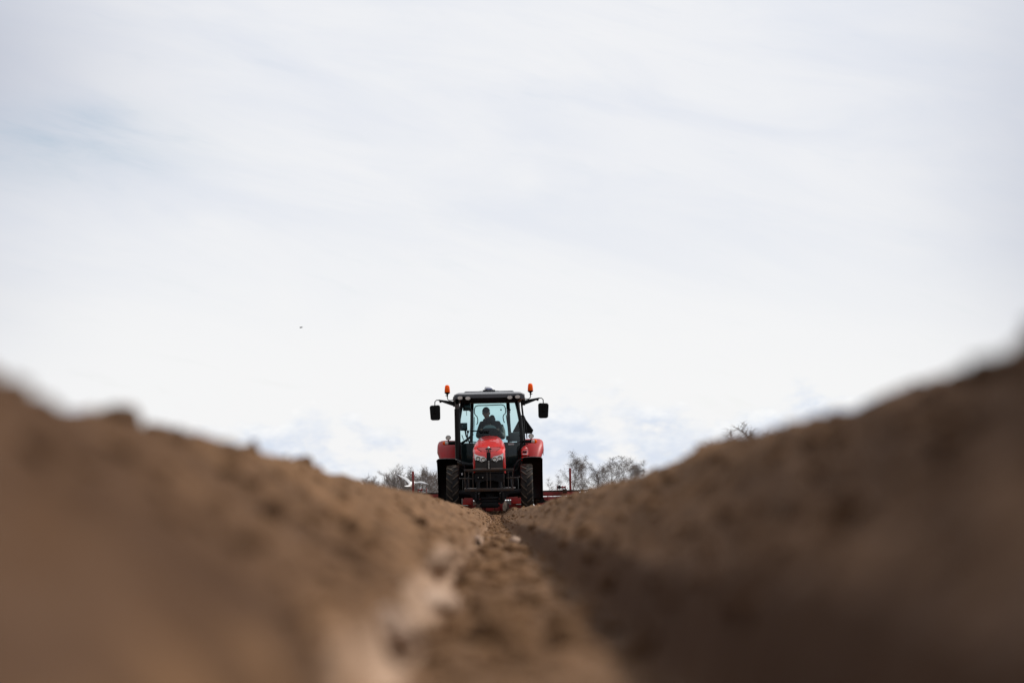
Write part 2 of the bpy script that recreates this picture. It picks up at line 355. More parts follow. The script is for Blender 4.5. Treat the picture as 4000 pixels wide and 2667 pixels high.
def np_mesh(name, V, F, m, smooth=True):
    me = bpy.data.meshes.new(name); me.vertices.add(len(V)); me.vertices.foreach_set('co', V.astype(np.float32).ravel())
    k = F.shape[1]; me.loops.add(F.size); me.loops.foreach_set('vertex_index', F.astype(np.int32).ravel())
    me.polygons.add(len(F)); me.polygons.foreach_set('loop_start', np.arange(0, F.size, k, dtype=np.int32))
    me.update(calc_edges=True); me.validate(); me.materials.append(m)
    if smooth: me.shade_smooth()
    o = bpy.data.objects.new(name, me); COL.objects.link(o); return o
ax, ay = axis_x(), axis_y()
XX, YY = np.meshgrid(ax, ay)
ZZ = ground_z(XX, YY)
V = np.stack([XX.ravel(), YY.ravel(), ZZ.ravel()], 1)
nx, ny = len(ax), len(ay)
I = np.arange(nx*ny).reshape(ny, nx)
F = np.stack([I[:-1, :-1].ravel(), I[:-1, 1:].ravel(), I[1:, 1:].ravel(), I[1:, :-1].ravel()], 1)
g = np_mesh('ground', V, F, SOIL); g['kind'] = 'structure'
# the flat land beyond the ridged plot, out to the horizon
fb = MB()
def far_z(x, y): return -0.06 + 0.07*min(max((y-60)/70.0, 0), 1)
xs_ = [-3000, -1200, -500, -200, -80, -40, -20, -15.5, 15.5, 20, 40, 80, 200, 500, 1200, 3000]; ys_ = [-300, -100, -30, -2.6, 20, 60, 90, 128, 200, 320, 500, 900, 1800, 4500]
fb.grid([[(x, y, far_z(x, y)) for x in xs_] for y in ys_])
fo = fb.build('field', FAR, smooth=0); fo['kind'] = 'structure'

# loose crumbs and clods on the ridges: nobody could count them
def clods(name, spec, m, seed):
    rng = np.random.default_rng(seed)
    bm = bmesh.new(); bmesh.ops.create_icosphere(bm, subdivisions=2, radius=1)
    bv = np.array([v.co[:] for v in bm.verts]); bf = np.array([[v.index for v in f.verts] for f in bm.faces]); bm.free()
    shapes = []
    for k in range(10):
        d = 1 + 0.95*fbm(bv[:, 0]*1.6 + k*9 + bv[:, 2], bv[:, 1]*1.6 + bv[:, 2]*0.7, 100+k, 3)
        shapes.append(bv*d[:, None])
    VV = []; FF = []; off = 0
    for (x, y, r) in spec:
        z = float(ground_z(x, y)) + r*rng.uniform(-0.35, 0.25)
        sh = shapes[rng.integers(10)]*np.array([rng.uniform(.8, 1.3), rng.uniform(.8, 1.4), rng.uniform(.55, .9)])*r
        a = rng.uniform(0, 6.28); c, s = math.cos(a), math.sin(a)
        sh = sh @ np.array([[c, s, 0], [-s, c, 0], [0, 0, 1]])
        VV.append(sh + np.array([x, y, z])); FF.append(bf+off); off += len(bv)
    o = np_mesh(name, np.concatenate(VV), np.concatenate(FF), m, smooth=False); return o
rng = np.random.default_rng(4)
spec = []
for i in range(2600):                 # near ridges
    y = 1.4 * math.exp(rng.uniform(0, math.log(60/1.4))); x = rng.uniform(-0.8, 0.8)
    spec.append((x, y, min(0.012 + 0.0004*y, 0.02, 0.004 + 0.005*rng.exponential(1))))
for i in range(500):                  # furrow floor
    y = 2.2 * math.exp(rng.uniform(0, math.log(60/2.2))); x = rng.normal(0, 0.07)
    spec.append((x, y, min(0.035, 0.006 + 0.006*rng.exponential(1))))
for i in range(1500):
    y = rng.uniform(28, 56); x = rng.uniform(-0.65, 0.65); spec.append((x, y, 0.004 + 0.003*rng.exponential(1)))
o = clods('soil_clods', spec, SOIL, 5); o['kind'] = 'stuff'
# freshly turned lumps under the tractor
spec = []
for i in range(900):
    y = rng.uniform(54.5, 64); x = rng.normal(0.0, 0.36)
    spec.append((x, y, 0.008 + 0.016*rng.random()))
V2 = clods('turned_soil', spec, CLODM, 9); V2['kind'] = 'stuff'
# pale dry clods on the furrow floor
def big_clod(x, y, sx, sy, sz, rz, seed, label, m=DRY):
    bm = bmesh.new(); bmesh.ops.create_icosphere(bm, subdivisions=4, radius=1)
    P_ = np.array([v.co[:] for v in bm.verts])
    d = 1 + 0.45*fbm(P_[:, 0]*1.3 + seed*3, P_[:, 1]*1.3 + P_[:, 2], seed, 4) + 0.1*fbm(P_[:, 0]*5, P_[:, 1]*5 + P_[:, 2]*4, seed+3, 3)
    for v, q in zip(bm.verts, d): v.co = Vector((v.co.x*q*sx, v.co.y*q*sy, v.co.z*q*sz))
    o = MB().bm(bm).build('soil_clod', m, smooth=60)
    o.location = (x, y, float(ground_z(x, y)) + sz*0.25); o.rotation_euler = (0, 0, rz)
    return tag(o, label, 'clod', 'pale dry clods along the furrow floor')
big_clod(-0.100, 2.30, 0.022, 0.13, 0.022, 0.1, 1, 'pale crusted clod nearest the camera, left foot of the furrow')
big_clod(-0.086, 3.45, 0.026, 0.24, 0.026, -0.05, 2, 'long pale dry clod at the foot of the left bank, second from the camera')
big_clod(-0.087, 11.9, 0.032, 0.65, 0.032, 0.02, 3, 'small pale clod far up the furrow at its left edge')
big_clod(0.107, 13.0, 0.028, 0.5, 0.022, 0.02, 4, 'greyish clod far up the furrow at its right edge')

def crest_clod(x, y, a, b, c, seed, label):
    o = big_clod(x, y, a, b, c, 0.4, seed, label, SOIL); o['group'] = 'dark clods on the crest of the left ridge'
crest_clod(-0.405, 2.60, 0.020, 0.030, 0.012, 11, 'dark rounded clod breaking the skyline of the left ridge, nearest the camera')
crest_clod(-0.40, 5.05, 0.022, 0.03, 0.016, 12, 'small dark clod on the crest of the left ridge, farther off')
# ---- objects

# ------------------------------------------------------------------ tractor (local frame: x to its left, y back from the front axle, z up from the tyres' contact)
D0, ZG = 59.0, 0.090
def S(dy): return 9444.0/(D0+dy)             # photo pixels per metre at that depth: turns measured sizes into metres
def mz(py, dy): return (CAM_Z - ZG) + (2015.0-py)/S(dy)
def mx_(px, dy): return px/S(dy)
TR = empty('tractor', (-0.115, D0, ZG), (0, R(-1.15), R(-0.7)))
tag(TR, 'red farm tractor with black cab frame driving head-on up the furrow', 'tractor')

# --- hood: lofted cross-sections from nose to cab
def hood_sec(y, zt, wt, zs, wsh, zm, wm, zb, wb):
    half = [(0, zt), (wt*0.6, zt-0.004), (wt, zt-0.012), (wsh, zs), ((wsh+wm)/2+0.015, (zs+zm)/2), (wm, zm), (wm+0.004, (zm+zb)/2), (wb, zb)]
    return [(-x, y, z) for x, z in half[::-1]] + [(x, y, z) for x, z in half[1:]]
secs = [hood_sec(-0.80, 1.455, .10, 1.445, .22, 1.42, .34, 1.30, .345),
        hood_sec(-0.775, 1.53, .17, 1.51, .29, 1.46, .362, 1.11, .362),
        hood_sec(-0.72, 1.61, .225, 1.59, .325, 1.50, .378, 1.08, .375),
        hood_sec(-0.62, 1.667, .26, 1.645, .345, 1.55, .385, 1.08, .38),
        hood_sec(-0.50, 1.702, .290, 1.675, .365, 1.60, .388, 1.08, .385),
        hood_sec(-0.10, 1.795, .262, 1.755, .355, 1.64, .388, 1.08, .388),
        hood_sec(0.45, 1.912, .228, 1.865, .320, 1.70, .385, 1.08, .388),
        hood_sec(1.00, 2.018, .180, 1.965, .262, 1.78, .375, 1.08, .388),
        hood_sec(1.12, 2.038, .165, 1.985, .245, 1.83, .36, 1.08, .385)]
h = MB().grid(secs); n = len(secs[0])
h.f.append(tuple(range(n))); h.f.append(tuple((len(secs)-1)*n+i for i in range(n)))
hood = h.build('hood', RED, TR, smooth=28)
# mesh intake panel set into the sloping nose
pan = MB()
def hood_pt(x, y):
    ys = [-0.80, -0.775, -0.72, -0.62, -0.50, -0.10, 0.45]; zs = [1.455, 1.53, 1.61, 1.667, 1.702, 1.795, 1.912]
    return float(np.interp(y, ys, zs))
rows = []
for i in range(9):
    t = i/8; y = -0.735 + t*0.225; wv = 0.165 + 0.10*min(1, t*1.6) + 0.012*t
    rows.append([(wv*u, y, hood_pt(0, y) + 0.006 - 0.012*abs(u)**3) for u in (-1, -.6, -.2, .2, .6, 1)])
pan.grid(rows).build('intake_mesh', RED_MESH, hood)
MB().tube([(-.175, -.742, 1.595), (-.262, -.62, 1.663), (-.287, -.50, 1.703), (.287, -.50, 1.703), (.262, -.62, 1.663), (.175, -.742, 1.595)], 0.005, 6).build('panel_seam', BLACK, hood)
# grille
gr = MB().box(-.335, .335, -.812, -.78, 1.08, 1.44, .02)
grille = gr.build('grille', mat('grille_mesh', (0.018, 0.014, 0.013), 0.6, var=0.5, vscale=150), hood)
for s in (-1, 1):
    MB().box(s*.338, s*.352, -.815, -.74, 1.09, 1.44, .004).build('grille_strip', RED, hood)
    MB().box(s*.366, s*.378, -.80, -.60, 1.11, 1.45, .004).build('side_strip', RED, hood)
    # engine side vent
    MB().box(s*.388, s*.394, -.3, .7, 1.30, 1.60, .01).build('side_vent', BLACK, hood)
    # headlight surround
    P_ = [(.065, 1.460), (.075, 1.425), (.12, 1.405), (.145, 1.392), (.185, 1.395), (.205, 1.420), (.27, 1.425), (.325, 1.44), (.345, 1.48), (.352, 1.60),
          (.335, 1.592), (.28, 1.560), (.20, 1.535), (.12, 1.520), (.075, 1.48)]
    q = MB().prism([(s*x, z-.048) for x, z in P_], -.838, -.775)
    sur = q.build('headlight_surround', SILVER, hood, smooth=20)
    for (x, z) in ((.136, 1.399), (.262, 1.425)):
        hl = MB().lathe([(.0, -.846), (.043, -.847), (.047, -.860), (.055, -.860), (.056, -.835)], 20, 'y', (s*x, 0, z)).build('headlight', BLACK_G, hood)
        MB().lathe([(.0, -.850), (.036, -.852), (.042, -.862), (.0425, -.848)], 20, 'y', (s*x, 0, z)).build('reflector', CHROME, hl)
        MB().ell((s*x, -.853, z), (.019, .014, .019), 12, 8).build('bulb', LENS, hl)
# top link mast standing before the nose
mast = MB()
for s in (-1, 1): mast.box(s*.034, s*.048, -1.36, -1.28, 1.14, 1.665, .004)
mast.box(-.034, .034, -1.35, -1.29, 1.36, 1.56, .008)
mast.tube([(-.075, -1.32, 1.64), (.075, -1.32, 1.64)], .014, 10)
MB_m = mast.build('top_link_mast', DARK, TR)
MB().ell((0, -1.32, 1.655), (.034, .03, .045), 12, 8).tube([(0, -1.32, 1.64), (0, -1.30, 1.52)], .02, 8).build('ball_joint', STEEL, MB_m)
MB().tube([(0, -1.325, 1.36), (0, -1.325, 1.17)], .026, 10).build('cylinder_rod', STEEL, MB_m)

# --- front linkage with its guard frame
fr = empty('front_linkage', (0, 0, 0)); fr.parent = TR
zt, zb = mz(1836, -1.3), mz(1912, -1.3)
MB().tube([(-.335, -1.32, zt), (.335, -1.32, zt)], .046, 16).box(-.585, -.335, -1.35, -1.29, zt-.028, zt+.030, .006).box(.335, .585, -1.35, -1.29, zt-.028, zt+.030, .006).build('top_bar', RUST, fr)
MB().box(-.585, .585, -1.36, -1.28, zb-.04, zb+.035, .008).build('bottom_bar', RUST, fr)
for x in (-.575, -.485, -.385, -.048, .030, .352, .456, .562):
    MB().tube([(x, -1.32, zb+.03), (x, -1.32, zt-.03)], .0095, 8).build('rung', RUST, fr)
body_p = [(x_, z_-.09) for x_, z_ in ((-.345, 1.13), (-.33, 1.15), (.33, 1.15), (.345, 1.13), (.345, .96), (.26, .915), (.18, .96), (.06, .99), (-.06, .99), (-.18, .96), (-.26, .915), (-.345, .96))]
hb = MB().prism(body_p, -1.05, -.80).build('linkage_body', DARK, fr, smooth=20)
MB().box(-.295, -.115, -1.065, -1.045, .93, 1.02, .006).build('plate', BLACK, hb)
for x in (-.262, -.155): MB().lathe([(0, -1.085), (.014, -1.085), (.016, -1.06)], 10, 'y', (x, 0, .972)).build('bolt', STEEL, hb)
for x, z, r in ((.075, .995, .009), (.165, .975, .024), (.10, .93, .009)): MB().lathe([(0, -1.058), (r, -1.058), (r, -1.045)], 12, 'y', (x, 0, z)).build('hole', BLACK, hb)
for s in (-1, 1):
    ram = MB().tube([(s*.262, -1.12, .85), (s*.262, -1.15, .60)], .044, 14).build('lift_cylinder', DARK, fr)
    MB().tube([(s*.262, -1.15, .60), (s*.262, -1.17, .45)], .020, 10).build('cylinder_rod', STEEL, ram)
    arm = MB().prism([(s*.50, .62), (s*.36, .62), (s*.20, .37), (s*.27, .33), (s*.33, .36)], -1.0, -.94)
    arm.box(s*.30, s*.35, -1.28, -.7, .42, .62, .01).box(s*.245, s*.275, -1.2, -1.1, .40, .58, .008)
    arm.build('lower_arm', DARK, fr)
    MB().tube([(s*.42, -1.18, .94), (s*.70, -1.18, .95)], .013, 8).ell((s*.705, -1.18, .95), (.018, .018, .024), 10, 6).build('side_pin', RUST, fr)
    MB().tube([(s*.50, -1.15, .98), (s*.52, -1.17, .80), (s*.55, -1.17, .66)], .022, 8).build('stabiliser', DARK, fr)
MB().box(-.22, .22, -1.06, -.7, .45, .50, .01).box(-.25, .25, -1.02, -.6, .36, .45, .03).build('cross_tube', DARK, fr)
MB().box(-.21, .21, -1.12, -.6, .24, .37, .03).box(-.235, -.205, -1.1, -.7, .27, .33, .01).box(.205, .235, -1.1, -.7, .27, .33, .01).build('hitch_block', BLACK, fr)
MB().tube([(-.11, -1.05, .25), (-.115, -1.05, .05)], .012, 6).build('hanging_pin', BLACK, fr)
MB().tube([(.12, -1.05, .25), (.122, -1.02, .02)], .007, 6).build('hanging_pin', BLACK, fr)

# --- chassis, axle
ch = MB().box(-.30, .30, -.78, 1.3, .62, 1.07, .04).box(-.26, .26, .9, 3.0, .48, 1.0, .05).box(-.36, .36, -.55, -.1, .80, 1.12, .03)
ch.build('chassis', BLACK, TR)
MB().prism([(-.12, .78), (.12, .78), (.085, .50), (-.085, .50)], -.62, -.45).box(-.34, .34, -.4, .9, 1.0, 1.2, .02).build('engine_block', DARK, TR)
ax_ = MB().tube([(-.76, 0, .60), (-.35, 0, .585), (0, 0, .57), (.35, 0, .585), (.76, 0, .60)], [.085, .095, .12, .095, .085], 14)
ax_.lathe([(0, -.2), (.10, -.2), (.12, -.12), (.12, .1)], 18, 'y', (0, 0, .59)).build('front_axle', DARK, TR)
MB().box(-.86, .86, 2.35, 2.75, .70, 1.05, .05).build('rear_axle', BLACK, TR)
MB().tube([(-.62, -.12, .72), (.62, -.12, .72)], .018, 8).build('steering_rod', STEEL, TR)
# --- wheels
def wheel(x, y, rad, wd, nl, label=None, name='front_wheel'):
    root = empty(name, (x, y, rad)); root.parent = TR
    if label: root['label'] = label
    h = wd/2; rr = rad-0.032
    prof = [(rad*.62, -h*.72), (rad*.66, -h*.92), (rad*.80, -h*1.0), (rr-.03, -h*.96), (rr-.004, -h*.80), (rr, -h*.45), (rr+.004, 0), (rr, h*.45), (rr-.004, h*.80), (rr-.03, h*.96), (rad*.80, h), (rad*.66, h*.92), (rad*.62, h*.72)]
    ty = MB().lathe(prof, 64, 'x').build('tyre', RUBBER, root, smooth=50)
    lg = MB()
    for s in (-1, 1):
        for k in range(nl):
            a0 = 2*math.pi*(k + (0.5 if s > 0 else 0))/nl
            pts = [(0.00, 0.0, 0), (.45, .055/rad, 0), (.85, .125/rad, -.004), (1.0, .165/rad, -.030), (1.0, .18/rad, -.085)]
            vs = []; fs = []
            for i, (u, da, dr) in enumerate(pts):
                a = a0 + da; wl = 0.020/rad
                xx = s*u*h*(0.985 if i < 3 else 1.01)
                for (aa, r_) in ((a-wl*1.35, rr-.012+dr), (a-wl*.8, rad+dr), (a+wl*.8, rad+dr), (a+wl*1.35, rr-.012+dr)):
                    vs.append((xx, -r_*math.cos(aa), r_*math.sin(aa)))
            for i in range(len(pts)-1):
                for j in range(3): fs.append((i*4+j, i*4+j+1, i*4+4+j+1, i*4+4+j))
            fs.append((0, 1, 2, 3)); e = (len(pts)-1)*4; fs.append((e+3, e+2, e+1, e))
            lg.add(vs, fs)
    lg.build('tread_lugs', LUG, ty, smooth=25)
    MB().lathe([(0, -.03), (rad*.25, -.03), (rad*.30, .02), (rad*.52, .04), (rad*.60, -h*.6), (rad*.63, -h*.74), (rad*.60, -h*.80)], 32, 'x').build('rim', RED, root)
    MB().lathe([(rad*.60, h*.80), (rad*.63, h*.74), (rad*.60, h*.6), (rad*.56, 0)], 32, 'x').build('rim_flange', RED, root)
    return root
for s in (-1, 1):
    wheel(s*.897, 0, .65, .295, 20)
    wheel(s*.90, 2.45, .92, .30, 24, name='rear_wheel')
# --- front mudguards: an arch of sheet over each front wheel, open to the front
def arch(s, x0, x1, cy, cz, rad, a0, a1, skirt, n=20, rnd=.05):
    rows = []
    for i in range(n+1):
        a = R(a0 + (a1-a0)*i/n); row = []
        prof = [(x0, -skirt*.6), (x0, -rnd*.5), (x0+(x1-x0)*.08, 0), (x0+(x1-x0)*.5, .008), (x1-(x1-x0)*.10, .0), (x1-(x1-x0)*.02, -rnd*.55), (x1, -skirt)]
        for (x, dr) in prof: row.append((s*x, cy - (rad+dr)*math.cos(a), cz + (rad+dr)*math.sin(a)))
        rows.append(row)
    return rows
for s in (-1, 1):
    o = MB().grid(arch(s, .80, 1.29, .02, .65, .81, 78, 196, .06)).build('front_mudguard', BLACK_G, TR, smooth=45); solid(o, .012)
    if s > 0: o['label'] = 'black front mudguard whose top edge shines pale in the sun'
    MB().tube([(s*.80, -.10, 1.425), (s*.70, -.12, 1.37), (s*.615, -.14, 1.27), (s*.592, -.14, 1.12), (s*.57, -.1, .75)], .018, 8).build('bracket', DARK, o)
# --- rear fenders
for s in (-1, 1):
    rows = []
    for i in range(27):
        a = R(30 + (128-30)*i/26); rad = 1.06; row = []; tp = 1 - .085*max(0, (R(62)-a)/R(32))
        for (x, dr) in ((.80, -.02), (.84, .0), (1.1, .012), (1.24, .0), (1.305, -.030), (1.333, -.085), (1.34, -.22)):
            row.append((s*x*tp, 2.45 - (rad+dr)*math.cos(a), .90 + (rad+dr)*math.sin(a)))
        rows.append(row)
    # raise to the measured height
    rows = [[(x, y, z + .01) for x, y, z in r] for r in rows]
    o = MB().grid(rows).build('rear_fender', RED_IN, TR, smooth=50); solid(o, .010)

# --- cab
cab = empty('cab', (0, 0, 0)); cab.parent = TR
zl = [1561, 1600, 1640, 1680, 1713, 1750, 1780, 1805, 1825, 1836, 1842]
hw = [.625, .682, .727, .750, .760, .757, .745, .730, .700, .63, .50]
yy = [1.34, 1.27, 1.22, 1.18, 1.16, 1.15, 1.15, 1.15, 1.16, 1.16, 1.17]
def ws_y(i, u): return yy[i] + .10*u*u
rows = [[(hw[i]*u, ws_y(i, u), mz(zl[i], 1.2)) for u in np.linspace(-1, 1, 13)] for i in range(len(zl))]
MB().grid(rows).build('windscreen', GLASS, cab, smooth=60)
for s in (-1, 1):
    edge = [(s*(hw[i]+.040), ws_y(i, 1)+.02, mz(zl[i], 1.2)) for i in range(0, 9)]
    fr_ = MB().tube(edge, .046, 10)
    edge2 = [(s*(hw[i]+.012), ws_y(i, 1)-.012, mz(zl[i], 1.2)) for i in range(0, 9)] + [(s*.64, 1.24, mz(1838, 1.2)), (s*.5, 1.2, mz(1845, 1.2)), (s*.38, 1.18, mz(1847, 1.2))]
    fr_.tube(edge2, .017, 8)
    fr_.build('front_pillar', BLACK_G, cab, smooth=60)
    # door pillar, rear pillar
    MB().tube([(s*.80, 1.98, mz(1563, 1.98)), (s*.845, 1.95, mz(1640, 1.95)), (s*.865, 1.93, mz(1725, 1.95)), (s*.80, 1.9, 1.05)], .024, 8).build('door_pillar', BLACK_G, cab)
    MB().tube([(s*.455, 2.80, mz(1570, 2.8)), (s*.475, 2.84, mz(1660, 2.8)), (s*.50, 2.86, mz(1728, 2.8))], .042, 8).build('rear_pillar', BLACK, cab)
    MB().tube([(s*.74, 2.55, mz(1570, 2.6)), (s*.80, 2.60, mz(1728, 2.6))], .018, 8).build('quarter_pillar', BLACK, cab)
    # door glass
    zd = [1563, 1600, 1640, 1680, 1728, 1790]; wd_ = [.70, .745, .785, .81, .825, .80]
    MB().grid([[(s*wd_[i], y, mz(zd[i], 1.6)) for y in (1.30, 1.6, 1.95)] for i in range(6)]).build('door_glass', GLASS2, cab)
    MB().box(s*.70, s*.80, 1.28, 2.0, 1.02, 1.32, .02).build('door_sill', BLACK, cab)
zr0, zr1 = mz(1570, 2.8), mz(1727, 2.8)
MB().grid([[(x, 2.86, z) for x in (-.47, 0, .47)] for z in (zr1, (zr0+zr1)/2, zr0)]).build('rear_window', GLASS2, cab)
MB().box(-.80, .80, 2.50, 2.90, 1.02, zr1-.02, .03).build('rear_wall', mat('cab_trim', (0.035, 0.045, 0.045), .8, var=.3), cab)
MB().box(-.72, .72, 1.2, 2.6, 1.00, 1.06).build('cab_floor', BLACK, cab)
MB().box(-.50, .50, 2.76, 2.86, zr0-.01, zr0+.06, .01).build('rear_header', BLACK, cab)
# rear window guard rail of bent tube, with gas struts
def P3(px, py, dy=2.75): return ((px-1914)/S(dy), dy, mz(py, dy))
def q(cx, cy): return P3(1660+cx/4.523, 1470+cy/4.523)
L_ = [q(905, 850), q(925, 825), q(930, 760), q(915, 705), q(885, 680), q(872, 640), q(874, 570), q(890, 530), q(935, 513), q(1150, 511), q(1352, 506), q(1395, 520), q(1418, 560), q(1425, 630), q(1412, 670), q(1385, 690), q(1376, 730), q(1385, 790), q(1400, 825)]
rail = MB().tube(L_, .012, 8).build('rear_rail', BLACK, cab)
for a_, b_ in (((868, 712), (856, 990)), ((1432, 690), (1466, 985))):
    MB().tube([q(*a_), q((a_[0]+b_[0])/2, (a_[1]+b_[1])/2), q(*b_)], [.010, .010, .005], 8).build('gas_strut', BLACK, cab)
MB().lathe([(0, 2.70), (.022, 2.70), (.022, 2.74)], 12, 'y', (q(1343, 597)[0], 0, q(1343, 597)[2])).build('rear_knob', BLACK, cab)
for s in (-1, 1): MB().ell((s*.50, 2.74, mz(1603, 2.75)), (.03, .03, .03), 10, 6).build('window_latch', BLACK, cab)

# --- roof
def zc(py): return mz(py, 1.1)
roof_rows = []
for (y, k) in ((.98, 0), (1.02, 1), (1.3, 2), (1.9, 3), (2.5, 3), (2.95, 2), (3.05, 1)):
    dz = [-.035, .0, .045, .062][k]; w0 = [.80, .845, .87, .88][k]
    row = []
    for u in np.linspace(-1, 1, 17):
        a = abs(u); x = u*w0
        z = zc(1541) + dz - .014*a**2 - (.05*max(0, (a-.88)/.12)**2)
        row.append((x, y, z))
    roof_rows.append(row)
top_ = MB().grid(roof_rows)
roof = top_.build('roof', PALE, TR, smooth=40); solid(roof, .03, 1)
# front visor: grey band that drops at both ends into lamp pods
band = [(-.86, 1545), (-.80, 1540), (-.55, 1541), (0, 1542), (.55, 1541), (.80, 1540), (.86, 1545), (.875, 1560), (.80, 1562), (.70, 1552), (.62, 1548), (.53, 1553.5), (.44, 1554.5), (0, 1555), (-.44, 1554.5), (-.53, 1553.5), (-.62, 1548), (-.70, 1552), (-.80, 1562), (-.875, 1560)]
MB().prism([(x, zc(p)) for x, p in band], .955, 1.06).build('front_visor', GREY, roof, smooth=20)
for s in (-1, 1):
    MB().prism([(s*.80, zc(1549)), (s*.885, zc(1547)), (s*.90, zc(1559)), (s*.84, zc(1563)), (s*.78, zc(1562))], 1.0, 3.0).build('roof_side', PALE, roof, smooth=20)
MB().box(-.75, .75, 1.0, 1.35, zc(1566), zc(1545), .02).box(-.66, .66, 1.10, 1.36, zc(1572), zc(1560), .01).build('front_header', BLACK, roof)
MB().box(-.78, .78, 1.3, 2.9, zc(1563), zc(1548), .02).build('headliner', HEADL, roof)
MB().box(-.63, .63, 1.3, 2.7, zc(1534), zc(1528), .02).box(-.60, .60, 1.35, 2.7, zc(1528.5), zc(1525.5), .015).build('roof_hatch', GREY, roof)
for u in (-.46, .03, .40): MB().box(u, u+.03, 1.02, 1.5, zc(1540), zc(1536.5), .004).build('roof_highlight_rib', mat('rib_highlight', (.5, .5, .5), .4), roof)  # pale rib colour stands in for the white highlight along the roof top
def work_lamp(x, y, z, rx, rz, parent, name='work_light'):
    o = MB().lathe([(0, .045), (.6, .04), (.95, .01), (1.0, -.02), (.93, -.03), (.90, -.012), (0, -.012)], 22, 'y', (x, y, z), (rx, 1, rz)).build(name, BLACK_G, parent)
    ln = MB().lathe([(0, -.016), (.88, -.014)], 22, 'y', (x, y-.002, z), (rx, 1, rz))
    ln.build('lens', LENS, o)
    led = MB()
    for k in range(7):
        a = k*math.pi/3; r_ = 0 if k == 6 else .55
        led.lathe([(0, -.021), (.20, -.020), (.22, -.015)], 8, 'y', (x+rx*r_*math.cos(a), y-.002, z+rz*r_*math.sin(a)), (rx, 1, rz))
    led.build('diode', CHROME, o)
    return o
for s in (-1, 1):
    for (x, p) in ((.52, 1555.5), (.715, 1553.5)):
        o = work_lamp(s*x, .945, zc(p), .075, .052, roof); MB().tube([(s*x, .99, zc(p)-.05), (s*x, .985, zc(p)-.075)], .012, 6).build('lamp_bracket', BLACK, o)
# satellite dome
gp = MB().box(-.155, .155, 1.35, 1.75, zc(1523.5), zc(1521), .006).box(-.245, .245, 1.5, 1.6, zc(1528), zc(1523.5), .01).build('antenna_base', BLACK, TR)
dm = MB().lathe([(.110, 0), (.117, .015), (.112, .055), (.095, .082), (.05, .094), (0, .096)], 28, 'z', (0, 1.5, zc(1521))).build('antenna_dome', WHITE, gp)
MB().grid([[(.1175*math.sin(a), 1.5-.1175*math.cos(a), zc(1521)+h_) for a in np.linspace(-.75, .75, 9)] for h_ in (.012, .036)]).build('dome_label', BLUEM, gp, recalc=False)
# --- beacons
for s in (-1, 1):
    x = s*1.036; zb_ = mz(1529.5, 1.2)
    bz = empty('beacon', (0, 0, 0)); bz.parent = TR
    MB().lathe([(.066, 0), (.069, .02), (.060, .12), (.052, .160), (.035, .178), (0, .184)], 22, 'z', (x, 1.2, zb_)).build('amber_lens', ORANGE, bz)
    MB().lathe([(0, .03), (.03, .03), (.03, .10), (0, .13)], 12, 'z', (x, 1.2, zb_)).build('lamp_core', CHROME, bz)
    MB().lathe([(0, -.055), (.022, -.055), (.045, -.035), (.068, -.02), (.070, .0)], 20, 'z', (x, 1.2, zb_)).build('base', BLACK, bz)
    st_ = [(x, 1.2, zb_-.05), (x, 1.2, zb_-.15), (x-s*.02, 1.2, zb_-.19), (x-s*.06, 1.2, zb_-.205), (s*.87, 1.2, zb_-.195)]
    MB().tube(st_, .011, 8).tube([(x, 1.2, zb_-.05), (x, 1.2, zb_-.11)], .019, 8).ell((x+s*.03, 1.2, zb_-.08), (.022, .012, .012), 8, 6).build('stalk', BLACK, bz)
# --- mirrors
for s in (-1, 1):
    m0 = empty('mirror', (0, 0, 0)); m0.parent = TR
    cx, cz_ = s*1.353, mz(1608, 1.2)
    bm = bmesh.new(); bmesh.ops.create_cube(bm, size=1)
    for v in bm.verts: v.co = Vector((v.co.x*.265, v.co.y*.06, v.co.z*.38))
    for v in bm.verts:
        if v.co.z < 0: v.co.x *= .90; v.co.x -= s*.012
        if v.co.z > 0 and v.co.x*s > 0: v.co.z -= .012
    bmesh.ops.bevel(bm, geom=[e for e in bm.edges if abs(e.verts[0].co.y-e.verts[1].co.y) > .03], offset=.055, segments=5, affect='EDGES', profile=.5)
    bmesh.ops.bevel(bm, geom=[e for e in bm.edges if abs(e.verts[0].co.y-e.verts[1].co.y) < .001 and e.verts[0].co.y < -.02], offset=.012, segments=2, affect='EDGES')
    bmesh.ops.transform(bm, matrix=Matrix.Translation((cx, 1.2, cz_)) @ Matrix.Rotation(s*R(-8), 4, 'Z'), verts=bm.verts)
    MB().bm(bm).build('mirror_housing', BLACK, m0, smooth=40)
    MB().box(cx-.115, cx+.115, 1.232, 1.236, cz_-.165, cz_+.165).build('mirror_glass', CHROME, m0)
    zt_ = mz(1564, 1.2)
    arm = MB().tube([(cx, 1.155, cz_-.03), (cx, 1.155, cz_+.12), (cx-s*.005, 1.165, zt_-.01), (cx-s*.045, 1.18, zt_+.03), (s*1.24, 1.19, zt_+.028)], .012, 8)
    arm.ell((cx, 1.165, cz_), (.035, .02, .035), 12, 8)
    arm.prism([(s*1.255, zt_+.045), (s*1.255, zt_+.008), (s*.92, zt_-.115), (s*.885, zt_-.115), (s*.885, zt_-.01)], 1.17, 1.22)
    arm.box(s*1.185, s*1.235, 1.17, 1.22, zt_-.035, zt_+.0, .006).box(s*.82, s*.90, 1.16, 1.28, zt_-.14, zt_+.0, .01)
    arm.build('mirror_arm', BLACK, m0)
